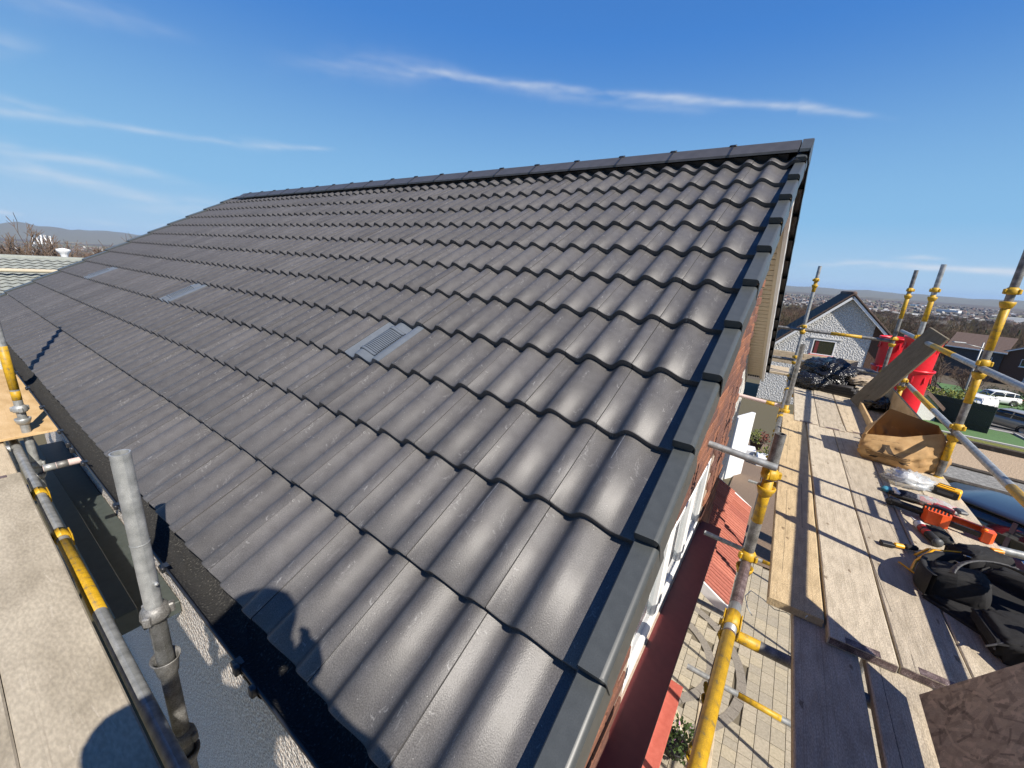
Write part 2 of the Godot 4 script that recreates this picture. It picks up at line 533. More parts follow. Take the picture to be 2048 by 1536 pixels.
		# the texture runs along local z; 0.225 m of width takes about half of it
		var m := mapped(img, 0.86, Vector3(1.9, 1.9, 0.62), 0.0, tex(Image.create_from_data(512, 512, false, Image.FORMAT_L8, noise_bytes(wgrain, 80 + boards.size(), 0.04, 4))), 0.16)
		boards.append(m)
	M.boards = boards
	var dusty := ramp_image(wgrain, noise_bytes(wgrain, 95, 0.01, 5), [[0.0, lin(0.28, 0.24, 0.175)], [0.5, lin(0.37, 0.32, 0.24)], [1.0, lin(0.44, 0.385, 0.29)]], grit, 0.1)
	for j in 260:
		stroke(dusty, rng.randf() * 512, rng.randf() * 512, PI / 2 + rng.randf_range(-0.3, 0.3), rng.randf_range(3, 26), rng.randf_range(0.5, 2.2), lin(0.6, 0.54, 0.44), rng.randf_range(0.15, 0.5), 0.0, 0.8)
	for j in 40:
		stroke(dusty, rng.randf() * 512, rng.randf() * 512, PI / 2 + rng.randf_range(-0.05, 0.05), rng.randf_range(20, 110), 0.6, lin(0.24, 0.2, 0.15), 0.3, 0.0, 0.5)
	M.dusty = mapped(dusty, 0.92, Vector3(1.2, 1.2, 0.5), 0.0, grit_tex, 0.07)
	M.board_grey = tinted(boards[1], Color(0.6, 0.59, 0.57))
	M.ply = tinted(boards[3], Color(1.0, 0.97, 0.9))
	var plyimg := ramp_image(wgrain, noise_bytes(wgrain, 90, 0.012, 5), [[0.0, lin(0.42, 0.27, 0.12)], [0.5, lin(0.53, 0.36, 0.175)], [1.0, lin(0.62, 0.44, 0.24)]], fine, 0.1)
	for j in 120:
		stroke(plyimg, rng.randf() * 512, rng.randf() * 512, PI / 2 + rng.randf_range(-0.12, 0.12), rng.randf_range(15, 120), rng.randf_range(0.5, 1.6), lin(0.36, 0.2, 0.08), rng.randf_range(0.1, 0.4), rng.randf_range(-0.2, 0.2), 0.6)
	M.ply_new = mapped(plyimg, 0.75, Vector3(1.1, 1.1, 0.5), 0.0, fine_tex, 0.04)
	var osb := ramp_image(s5, blotch, [[0.0, lin(0.42, 0.31, 0.185)], [1.0, lin(0.5, 0.385, 0.235)]], fine, 0.1)
	for j in 1500:
		var t := rng.randf_range(0.3, 1.65)
		stroke(osb, rng.randf() * 512, rng.randf() * 512, rng.randf() * TAU, rng.randf_range(18, 55), rng.randf_range(2, 7), lin(0.46 * t, 0.34 * t, 0.2 * t), rng.randf_range(0.3, 0.75), rng.randf_range(-0.2, 0.2), 0.25)
	M.osb = mapped(osb, 0.85, Vector3.ONE * 1.5, 0.0, grit_tex, 0.08)
	# ---- ground
	var pav := []
	for c in [[0.36, 0.315, 0.235], [0.335, 0.295, 0.225], [0.385, 0.335, 0.245], [0.315, 0.28, 0.22], [0.37, 0.325, 0.25]]:
		pav.append(mapped(ramp_image(s2, noise_bytes(s2, 100 + pav.size(), 0.03, 4), [[0.0, lin(c[0] * 0.8, c[1] * 0.8, c[2] * 0.78)], [1.0, lin(c[0] * 1.15, c[1] * 1.15, c[2] * 1.15)]], small, 0.2), 0.92, Vector3.ONE * 3.0, 0.0, grit_tex, 0.15, true))
	M.pavers = pav
	M.paver_dark = mapped(ramp_image(s2, noise_bytes(s2, 110, 0.03, 4), [[0.0, lin(0.17, 0.15, 0.125)], [1.0, lin(0.25, 0.225, 0.19)]], small, 0.2), 0.92, Vector3.ONE * 3.0, 0.0, grit_tex, 0.15, true)
	M.paver_brown = mapped(ramp_image(s5, cells, [[0.0, lin(0.13, 0.09, 0.06)], [1.0, lin(0.24, 0.17, 0.115)]], fine, 0.2), 0.92, Vector3.ONE * 0.7, 0.0, grit_tex, 0.15, true)
	M.sand = mapped(ramp_image(s5, grit, [[0.0, lin(0.10, 0.085, 0.06)], [1.0, lin(0.19, 0.165, 0.12)]], fine, 0.3), 0.98, Vector3.ONE * 2.0, 0.0, null, 0.0, true)
	M.lawn = mapped(ramp_image(s5, grit, [[0.0, lin(0.075, 0.085, 0.012)], [0.5, lin(0.15, 0.155, 0.022)], [1.0, lin(0.26, 0.24, 0.045)]], fine, 0.4), 0.95, Vector3(0.5, 0.5, 0.9), 0.0, grit_tex, 2.0, true)
	M.court = mapped(ramp_image(s5, patch, [[0.0, lin(0.062, 0.135, 0.04)], [1.0, lin(0.10, 0.18, 0.055)]], grit, 0.2), 0.95, Vector3.ONE * 0.3, 0.0, grit_tex, 1.0, true)
	M.gravel = mapped(ramp_image(s5, cells, [[0.0, lin(0.20, 0.14, 0.08)], [0.5, lin(0.42, 0.31, 0.2)], [1.0, lin(0.6, 0.48, 0.34)]], grit, 0.4), 0.95, Vector3.ONE * 0.45, 0.0, cell_tex, 2.5, true)
	M.stone = mapped(ramp_image(s5, blotch, [[0.0, lin(0.13, 0.125, 0.11)], [0.6, lin(0.24, 0.23, 0.205)], [1.0, lin(0.42, 0.41, 0.38)]], grit, 0.4), 0.95, Vector3.ONE * 0.6, 0.0, grit_tex, 1.5, true)
	M.dark_stone = tinted(M.stone, Color(0.55, 0.5, 0.45))
	M.asphalt = mapped(ramp_image(s5, blotch, [[0.0, lin(0.10, 0.093, 0.085)], [1.0, lin(0.155, 0.147, 0.137)]], grit, 0.25), 0.95, Vector3.ONE * 0.2, 0.0, null, 0.0, true)
	M.kerb = flatm(lin(0.42, 0.41, 0.38), 0.9)
	var land := flatm(Color.WHITE, 0.98)
	land.vertex_color_use_as_albedo = true
	M.land = land
	var leafm := flatm(Color.WHITE, 0.85)
	leafm.vertex_color_use_as_albedo = true
	leafm.backlight = Color(0.12, 0.16, 0.04)
	M.leaf = leafm
	M.bark = flatm(lin(0.105, 0.08, 0.058), 0.95)
	M.twig = flatm(lin(0.15, 0.105, 0.075), 0.95)
	# ---- site things
	M.red_plastic = mapped(ramp_image(s5, patch, [[0.0, lin(0.60, 0.012, 0.022)], [1.0, lin(0.72, 0.022, 0.035)]], grit, 0.05), 0.38, Vector3.ONE * 1.5)
	M.bag_black = mapped(ramp_image(s5, patch, [[0.0, lin(0.008, 0.008, 0.009)], [1.0, lin(0.018, 0.018, 0.02)]], fine, 0.1), 0.24, Vector3.ONE * 2.0, 0.0, patch_tex, 2.0)
	M.cloth_black = mapped(ramp_image(s5, patch, [[0.0, lin(0.009, 0.009, 0.01)], [1.0, lin(0.018, 0.018, 0.019)]], fine, 0.3), 0.92, Vector3.ONE * 5.0, 0.0, fine_tex, 0.1)
	M.web_grey = mapped(ramp_image(s5, fine, [[0.0, lin(0.06, 0.06, 0.062)], [1.0, lin(0.14, 0.14, 0.142)]]), 0.85, Vector3.ONE * 6.0, 0.0, fine_tex, 0.06)
	M.navy = mapped(ramp_image(s5, patch, [[0.0, lin(0.008, 0.01, 0.02)], [1.0, lin(0.016, 0.02, 0.038)]], fine, 0.3), 0.9, Vector3.ONE * 4.0, 0.0, patch_tex, 1.0)
	M.sacking = mapped(ramp_image(s5, patch, [[0.0, lin(0.27, 0.21, 0.15)], [1.0, lin(0.46, 0.38, 0.28)]], fine, 0.3), 0.95, Vector3.ONE * 4.0, 0.0, grit_tex, 0.4)
	M.orange = mapped(ramp_image(s5, patch, [[0.0, lin(0.72, 0.08, 0.012)], [1.0, lin(0.86, 0.12, 0.02)]], fine, 0.05), 0.35, Vector3.ONE * 4.0)
	M.tool_red = flatm(lin(0.22, 0.012, 0.012), 0.4)
	M.rubber = flatm(lin(0.012, 0.012, 0.013), 0.6)
	M.tool_grey = flatm(lin(0.07, 0.075, 0.08), 0.5)
	M.tool_yellow = flatm(lin(0.85, 0.42, 0.01), 0.4)
	M.tool_amber = flatm(lin(0.8, 0.28, 0.012), 0.45)
	M.chrome = flatm(lin(0.6, 0.6, 0.6), 0.25, 1.0)
	M.label_white = flatm(lin(0.75, 0.75, 0.73), 0.5)
	M.label_red = flatm(lin(0.45, 0.03, 0.02), 0.5)
	M.blue = flatm(lin(0.05, 0.25, 0.36), 0.7)
	M.glove_grey = mapped(ramp_image(s5, patch, [[0.0, lin(0.22, 0.22, 0.22)], [0.55, lin(0.38, 0.38, 0.37)], [0.62, lin(0.45, 0.16, 0.17)], [1.0, lin(0.5, 0.2, 0.21)]], fine, 0.2), 0.9, Vector3.ONE * 1.6, 0.0, grit_tex, 0.2)
	M.skin = flatm(lin(0.50, 0.28, 0.2), 0.5)
	M.hair = flatm(lin(0.05, 0.03, 0.02), 0.7)
	M.clothes = flatm(lin(0.025, 0.027, 0.035), 0.9)
	var cl := flatm(Color(0.9, 0.93, 0.95, 0.34), 0.18)
	cl.transparency = BaseMaterial3D.TRANSPARENCY_ALPHA
	M.film = cl
	M.twine = flatm(lin(0.62, 0.70, 0.72), 0.8)
	M.car_dark = flatm(lin(0.012, 0.016, 0.028), 0.18)
	M.car_dark.clearcoat_enabled = true
	M.car_silver = flatm(lin(0.42, 0.37, 0.30), 0.28, 0.4)
	M.car_silver.clearcoat_enabled = true
	M.car_white = flatm(lin(0.72, 0.72, 0.71), 0.3)
	M.tyre = flatm(lin(0.018, 0.018, 0.018), 0.85)
	M.rim = flatm(lin(0.4, 0.4, 0.4), 0.35, 0.8)
	M.lamp_red = flatm(lin(0.4, 0.01, 0.01), 0.3)
	M.brick_far = mapped(ramp_image(s5, noise_bytes(s5, 120, 0.05, 3), [[0.0, lin(0.07, 0.042, 0.03)], [1.0, lin(0.15, 0.085, 0.06)]], grit, 0.3), 0.95, Vector3(0.6, 1.6, 0.6), 0.0, grit_tex, 1.0)
	M.roof_brown = mapped(ramp_image(s5, blotch, [[0.0, lin(0.09, 0.062, 0.05)], [1.0, lin(0.16, 0.11, 0.09)]], grit, 0.3), 0.9, Vector3.ONE * 0.8)
	M.roof_black = mapped(ramp_image(s5, blotch, [[0.0, lin(0.012, 0.012, 0.013)], [1.0, lin(0.03, 0.03, 0.032)]], grit, 0.3), 0.85, Vector3.ONE * 0.8)
	M.roof_green = mapped(ramp_image(s5, blotch, [[0.0, lin(0.20, 0.215, 0.19)], [1.0, lin(0.32, 0.335, 0.30)]], grit, 0.25), 0.9, Vector3.ONE * 0.8)
	M.render_grey = mapped(ramp_image(s5, blotch, [[0.0, lin(0.05, 0.05, 0.052)], [1.0, lin(0.085, 0.085, 0.088)]], grit, 0.2), 0.95, Vector3.ONE * 0.5)
	M.fence_green = mapped(ramp_image(s5, patch, [[0.0, lin(0.012, 0.022, 0.02)], [1.0, lin(0.028, 0.042, 0.038)]], grit, 0.3), 0.85, Vector3.ONE * 0.8)
	M.green_trim = mapped(ramp_image(s5, patch, [[0.0, lin(0.045, 0.055, 0.05)], [1.0, lin(0.065, 0.076, 0.07)]], fine, 0.06), 0.45, Vector3.ONE)

# ---------------------------------------------------------------- land
func land(x: float, z: float) -> float:
	var d := maxf(0.0, maxf(-z - 9.0, -x - 14.0))
	return -4.6 - 0.12 * minf(d, 50.0) - 0.055 * clampf(d - 50.0, 0.0, 400.0) - 0.02 * clampf(d - 450.0, 0.0, 1500.0)

func build_land() -> void:
	var st := st_new(false)
	var n := FastNoiseLite.new()
	n.seed = 3
	n.frequency = 0.004
	n.fractal_octaves = 4
	var n2 := FastNoiseLite.new()
	n2.seed = 8
	n2.frequency = 0.0011
	n2.noise_type = FastNoiseLite.TYPE_CELLULAR
	n2.cellular_return_type = FastNoiseLite.RETURN_CELL_VALUE
	var rings := 150
	var sect := 240
	var pts := []
	var cols := []
	for i in rings + 1:
		var r := 0.0 if i == 0 else 2.0 * pow(1.0653, i - 1)
		for j in sect:
			var a := TAU * j / sect
			var x := sin(a) * r
			var z := -cos(a) * r
			var y := land(x, z)
			if r > 70.0:
				y += n.get_noise_2d(x, z) * minf((r - 70.0) * 0.02, 9.0)
			pts.append(V(x, y, z))
			var c := Color(0.10, 0.085, 0.045)
			if r > 55.0:
				var f := n2.get_noise_2d(x, z)
				c = Color(0.095, 0.075, 0.05).lerp(Color(0.12, 0.13, 0.06), clampf(f * 1.2, 0, 1)) if r > 500.0 else Color(0.085, 0.066, 0.043)
				if r > 500.0 and f > 0.55:
					c = Color(0.22, 0.19, 0.11)
				c *= 1.0 + 0.35 * n.get_noise_2d(x * 2.0 + 50.0, z * 2.0)
			cols.append(c)
	for i in rings:
		for j in sect:
			var k := (j + 1) % sect
			for q in [i * sect + j, (i + 1) * sect + k, (i + 1) * sect + j, i * sect + j, i * sect + k, (i + 1) * sect + k]:
				st.set_color(cols[q])
				st.add_vertex(pts[q])
	struct("ground", st, M.land)
	build_hills()
	build_paving()
	drape("lawn", [[2.6, -10.0], [11.0, -13.0], [12.0, -22.0], [3.2, -20.6]], M.lawn, 0.06)
	drape("gravel_bed", [[4.0, -25.0], [13.5, -22.5], [17.0, -31.0], [5.5, -34.0]], M.gravel, 0.06)
	drape("lawn_verge", [[5.8, -35.0], [17.0, -31.8], [18.5, -36.0], [6.8, -38.0]], M.lawn, 0.07)
	drape("games_court", [[7.0, -38.6], [15.0, -37.6], [15.9, -46.2], [8.0, -47.0]], M.court, 0.06)
	drape("road", [[6.0, -49.0], [30.0, -42.0], [44.0, -60.0], [9.0, -62.0]], M.asphalt, 0.06)
	drape("pavement", [[15.6, -38.0], [26.0, -34.0], [31.0, -41.0], [16.6, -46.0]], M.asphalt, 0.08)
	drape("far_lawn", [[18.0, -66.0], [34.0, -63.0], [38.0, -86.0], [21.0, -90.0]], M.court, 0.12)
	drape("far_garden", [[33.0, -70.0], [50.0, -68.0], [56.0, -96.0], [38.0, -98.0]], M.lawn, 0.12)
	drape("brown_path", [[-0.28, -7.9], [1.7, -7.9], [1.7, -19.0], [-0.28, -19.0]], M.paver_brown, 0.05)

func drape(called: String, c: Array, m: Material, lift: float) -> MeshInstance3D:
	var st := st_new(false)
	sheet(st, func(u: float, v: float) -> Vector3:
		var a := Vector2(c[0][0], c[0][1]).lerp(Vector2(c[1][0], c[1][1]), u)
		var b := Vector2(c[3][0], c[3][1]).lerp(Vector2(c[2][0], c[2][1]), u)
		var p := a.lerp(b, v)
		return V(p.x, land(p.x, p.y) + lift, p.y), 12, 12)
	return struct(called, st, m)

func build_hills() -> void:
	var n := FastNoiseLite.new()
	n.seed = 77
	n.frequency = 0.05
	n.fractal_octaves = 5
	var st := st_new(false)
	var a0 := -125.0
	var a1 := 60.0
	sheet(st, func(u: float, v: float) -> Vector3:
		var az := lerpf(a0, a1, u)
		var r := lerpf(9000.0, 13500.0, v)
		# crest of the range: high and broken in the west, a long low ridge in the north
		var west := smoothstep(-70.0, -78.0, az)
		var crest := lerpf(115.0 + 45.0 * n.get_noise_2d(az * 3.0, 4.0), 205.0 + 75.0 * n.get_noise_2d(az * 4.0, 40.0), west)
		crest += 70.0 * exp(-pow((az + 84.2) / 1.0, 2.0)) + 35.0 * exp(-pow((az + 80.0) / 1.6, 2.0))
		crest *= lerpf(1.0, 0.55, smoothstep(8.0, 30.0, az))
		var h := crest * sin(clampf(v * 1.35, 0, 1) * PI * 0.5) * (1.0 + 0.16 * n.get_noise_2d(az * 9.0, v * 60.0))
		var w := deg_to_rad(az)
		return V(sin(w) * r, -66.0 + h, -cos(w) * r), 300, 14, true)
	var m := flatm(lin(0.13, 0.125, 0.09), 1.0)
	struct("hills", st, m)

func build_paving() -> void:
	# rows of rectangular blocks laid on sand, with two dark curved bands let in
	var st := st_new()
	quad(st, V(-0.2, -4.59, 2.6), V(3.6, -4.59, 2.6), V(3.6, -4.59, -8.0), V(-0.2, -4.59, -8.0))
	var base := struct("paving", st, M.sand)
	var meshes := {}
	var r := RandomNumberGenerator.new()
	r.seed = 9
	var count := 0
	var late := {}
	var row := 0
	var x := -0.19
	while x < 3.4:
		var w := 0.16
		var z := -7.95 + r.randf() * 0.1
		while z < 1.2:
			var l: float = [0.12, 0.16, 0.16, 0.24, 0.20][r.randi() % 5]
			var c := Vector2(x + w / 2, z + l / 2)
			var inside := c.x > 0.0 and c.x < 1.55 and c.y > -7.3 and c.y < -2.9
			var d := c.distance_to(Vector2(-0.5, -4.75))
			var near_band := absf(d - 0.83) < 0.055 or absf(d - 1.22) < 0.055
			if near_band:
				z += l
				continue
			var key := "%d" % int(l * 1000)
			if not meshes.has(key):
				var s := st_new()
				box(s, Vector3.ZERO, Vector3(w - 0.005, 0.04, l - 0.005), Basis.IDENTITY, 0.003)
				meshes[key] = done(s)
			var mt: Material = M.pavers[r.randi() % 5]
			var xf := Transform3D(Basis(Vector3.RIGHT, r.randf_range(-0.004, 0.004)), V(c.x, -4.6 + 0.012 + r.randf_range(-0.0015, 0.0015), c.y))
			if inside and count < 300:
				obj("paving_block", meshes[key], mt, base, xf)
				count += 1
			else:
				if not late.has(mt):
					late[mt] = st_new()
				late[mt].append_from(meshes[key], 0, xf)
			z += l
		x += w
		row += 1
	# curved dark bands: wedge stones laid round one centre
	for rr in [0.83, 1.22]:
		var s := st_new()
		var da: float = 0.16 / rr
		extrude(s, PackedVector2Array([Vector2(rr - 0.06, -0.075), Vector2(rr + 0.06, -0.08), Vector2(rr + 0.06, 0.08), Vector2(rr - 0.06, 0.075)]), 0.046, Vector3.ZERO, Basis(Vector3.RIGHT, Vector3(0, 0, -1), Vector3.UP))
		var wedge := done(s)
		for k in int(PI * 1.2 / da):
			obj("band_stone", wedge, M.paver_dark, base, Transform3D(Basis(Vector3.UP, -1.9 + k * da), V(-0.5, -4.612 + r.randf_range(0.0, 0.002), -4.75)))
	var am := ArrayMesh.new()
	for mt in late:
		late[mt].commit(am)
		am.surface_set_material(am.get_surface_count() - 1, mt)
	var o := MeshInstance3D.new()
	o.mesh = am
	o.name = "outlying_blocks"
	base.add_child(o)
	o.set_meta("kind", "stuff")

# ---------------------------------------------------------------- the house under repair
func up_dir() -> Vector3:
	return Vector3(0, sin(SLOPE), -cos(SLOPE))

func roof_n() -> Vector3:
	return Vector3(0, cos(SLOPE), sin(SLOPE))

# a point on the front slope: x, distance up the slope v, height h above the plane of the verge caps
func on_roof(x: float, v: float, h: float) -> Vector3:
	return V(x, 0, 0) + up_dir() * v + roof_n() * h

func on_rear(x: float, v: float, h: float) -> Vector3:
	return V(x, 1.83, -3.19) + Vector3(0, -sin(SLOPE), -cos(SLOPE)) * v + Vector3(0, cos(SLOPE), -sin(SLOPE)) * h

func roll(x: float) -> float:
	# crest, a broad flank falling to the right, then a short steep flank rising to the next crest
	var s := fposmod((x - 0.113) / 0.15, 1.0)
	var t := cos(PI * s / 0.63) if s < 0.63 else -cos(PI * (s - 0.63) / 0.37)
	return -0.024 + 0.0195 * t

# one tile: local x across, y out of the roof, z down the slope; the front edge is at z = 0
func tile_mesh(length: float, edge := 0.029, x0 := -0.1488, x1 := 0.1488, flat_from := 1.0) -> ArrayMesh:
	var st := st_new(false)
	var nx := 26
	var drop := edge / GAUGE
	for i in nx:
		var a := lerpf(x0, x1, float(i) / nx)
		var b := lerpf(x0, x1, float(i + 1) / nx)
		var ya := roll(minf(a, flat_from))
		var yb := roll(minf(b, flat_from))
		for s in 2:
			var z0 := -length * s / 2.0
			var z1 := -length * (s + 1) / 2.0
			uvquad(st, [Vector3(a, ya + z0 * drop, z0), Vector3(b, yb + z0 * drop, z0), Vector3(b, yb + z1 * drop, z1), Vector3(a, ya + z1 * drop, z1)],
				[Vector2(a * 3.36 + 0.5, 1.0 + z0 / 0.42), Vector2(b * 3.36 + 0.5, 1.0 + z0 / 0.42), Vector2(b * 3.36 + 0.5, 1.0 + z1 / 0.42), Vector2(a * 3.36 + 0.5, 1.0 + z1 / 0.42)])
	# front edge with a small rounded nose, and the underside
	for i in nx:
		var a := lerpf(x0, x1, float(i) / nx)
		var b := lerpf(x0, x1, float(i + 1) / nx)
		var ya := roll(minf(a, flat_from))
		var yb := roll(minf(b, flat_from))
		var u := [Vector2(a * 3.36 + 0.5, 0.98), Vector2(b * 3.36 + 0.5, 0.98), Vector2(b * 3.36 + 0.5, 1.0), Vector2(a * 3.36 + 0.5, 1.0)]
		uvquad(st, [Vector3(a, ya - 0.003, 0.003), Vector3(b, yb - 0.003, 0.003), Vector3(b, yb, 0), Vector3(a, ya, 0)], u)
		st.set_smooth_group(-1)
		uvquad(st, [Vector3(a, ya - edge, 0.001), Vector3(b, yb - edge, 0.001), Vector3(b, yb - 0.003, 0.003), Vector3(a, ya - 0.003, 0.003)], u)
		st.set_smooth_group(0)
		uvquad(st, [Vector3(a, ya - edge, 0.001), Vector3(a, ya - edge - length * drop, -length), Vector3(b, yb - edge - length * drop, -length), Vector3(b, yb - edge, 0.001)], u)
	st.set_smooth_group(-1)
	for sd in [x0, x1]:
		var y := roll(minf(sd, flat_from))
		var q := [Vector3(sd, y, 0), Vector3(sd, y - edge, 0), Vector3(sd, y - edge - length * drop, -length), Vector3(sd, y - length * drop, -length)]
		var u := [Vector2(0.9, 1), Vector2(0.92, 1), Vector2(0.92, 0), Vector2(0.9, 0)]
		uvquad(st, q if sd < 0 else [q[0], q[3], q[2], q[1]], u)
	# the underlapping side lock, a little lower, that shows in the joint
	var lx := x1 + 0.0035
	var l := roll(minf(x1, flat_from)) - 0.006
	uvquad(st, [Vector3(x1 - 0.001, l, 0), Vector3(lx, l, 0), Vector3(lx, l - length * drop, -length), Vector3(x1 - 0.001, l - length * drop, -length)], [Vector2(0.9, 1), Vector2(0.92, 1), Vector2(0.92, 0), Vector2(0.9, 0)])
	return done(st)

func vent_mesh() -> ArrayMesh:
	var base := tile_mesh(0.42)
	var st := SurfaceTool.new()
	st.begin(Mesh.PRIMITIVE_TRIANGLES)
	st.append_from(base, 0, Transform3D.IDENTITY)
	var s2 := st_new(false)
	var drop := 0.029 / GAUGE
	var arch := func(x0: float, x1: float, z0: float, z1: float, lift: float) -> void:
		for i in 14:
			var a := lerpf(x0, x1, i / 14.0)
			var b := lerpf(x0, x1, (i + 1) / 14.0)
			var ya := roll(a) + lift
			var yb := roll(b) + lift
			quad(s2, Vector3(a, ya + z0 * drop, z0), Vector3(b, yb + z0 * drop, z0), Vector3(b, yb + z1 * drop, z1), Vector3(a, ya + z1 * drop, z1))
			quad(s2, Vector3(a, ya - lift + z0 * drop, z0), Vector3(b, yb - lift + z0 * drop, z0), Vector3(b, yb + z0 * drop, z0), Vector3(a, ya + z0 * drop, z0))
			quad(s2, Vector3(b, yb - lift + z1 * drop, z1), Vector3(a, ya - lift + z1 * drop, z1), Vector3(a, ya + z1 * drop, z1), Vector3(b, yb + z1 * drop, z1))
	for k in 15:
		arch.call(-0.095, 0.045, -0.066 - k * 0.0125, -0.0735 - k * 0.0125, 0.008)
	arch.call(-0.1, 0.05, -0.045, -0.06, 0.01)
	arch.call(-0.1, 0.05, -0.256, -0.276, 0.01)
	s2.generate_normals()
	st.append_from(s2.commit(), 0, Transform3D.IDENTITY)
	return st.commit()

# dry verge unit: rounded top plate, front face, inner skirt and a deep outer flange
func cap_mesh(length: float, w := 0.067, flange := 0.105) -> ArrayMesh:
	var st := st_new(false)
	var drop := 0.036 / GAUGE
	var prof := [Vector2(0, -0.032), Vector2(0, -0.003), Vector2(0.003, 0.0), Vector2(w - 0.014, 0.0), Vector2(w - 0.009, -0.0015), Vector2(w - 0.0035, -0.006), Vector2(w, -0.014), Vector2(w + 0.002, -flange)]
	var inner := [Vector2(w - 0.002, -flange), Vector2(w - 0.004, -0.016), Vector2(w - 0.016, -0.004), Vector2(0.004, -0.004), Vector2(0.004, -0.032)]
	for k in prof.size() - 1:
		var p: Vector2 = prof[k]
		var q: Vector2 = prof[k + 1]
		st.set_smooth_group(k + 1 if k < 3 or k == 6 else 9)
		quad(st, Vector3(q.x, q.y, 0), Vector3(q.x, q.y - length * drop, -length), Vector3(p.x, p.y - length * drop, -length), Vector3(p.x, p.y, 0))
	st.set_smooth_group(-1)
	for k in inner.size() - 1:
		var p: Vector2 = inner[k]
		var q: Vector2 = inner[k + 1]
		quad(st, Vector3(q.x, q.y, 0), Vector3(q.x, q.y - length * drop, -length), Vector3(p.x, p.y - length * drop, -length), Vector3(p.x, p.y, 0))
	# front: a face under the top plate, and the thin end of the flange below it
	var face := PackedVector2Array([Vector2(0, -0.032), Vector2(w - 0.008, -0.032), Vector2(w - 0.002, -0.016), Vector2(w - 0.0035, -0.006), Vector2(w - 0.009, -0.0015), Vector2(w - 0.014, 0.0), Vector2(0.003, 0), Vector2(0, -0.003)])
	extrude(st, face, 0.004, Vector3(0, 0, -0.004))
	box(st, Vector3(w, -(flange + 0.018) / 2, -0.002), Vector3(0.004, flange - 0.018, 0.004))
	return done(st)

func xprism(st: SurfaceTool, zy: Array, x0: float, x1: float) -> void:
	# polygon given as Vector2(z, y), drawn from x0 to x1
	var pl := PackedVector2Array()
	for p in zy:
		pl.append(Vector2(-p.x, p.y))
	extrude(st, pl, x1 - x0, V(x0, 0, 0), Basis(Vector3(0, 0, -1), Vector3.UP, Vector3(1, 0, 0)))

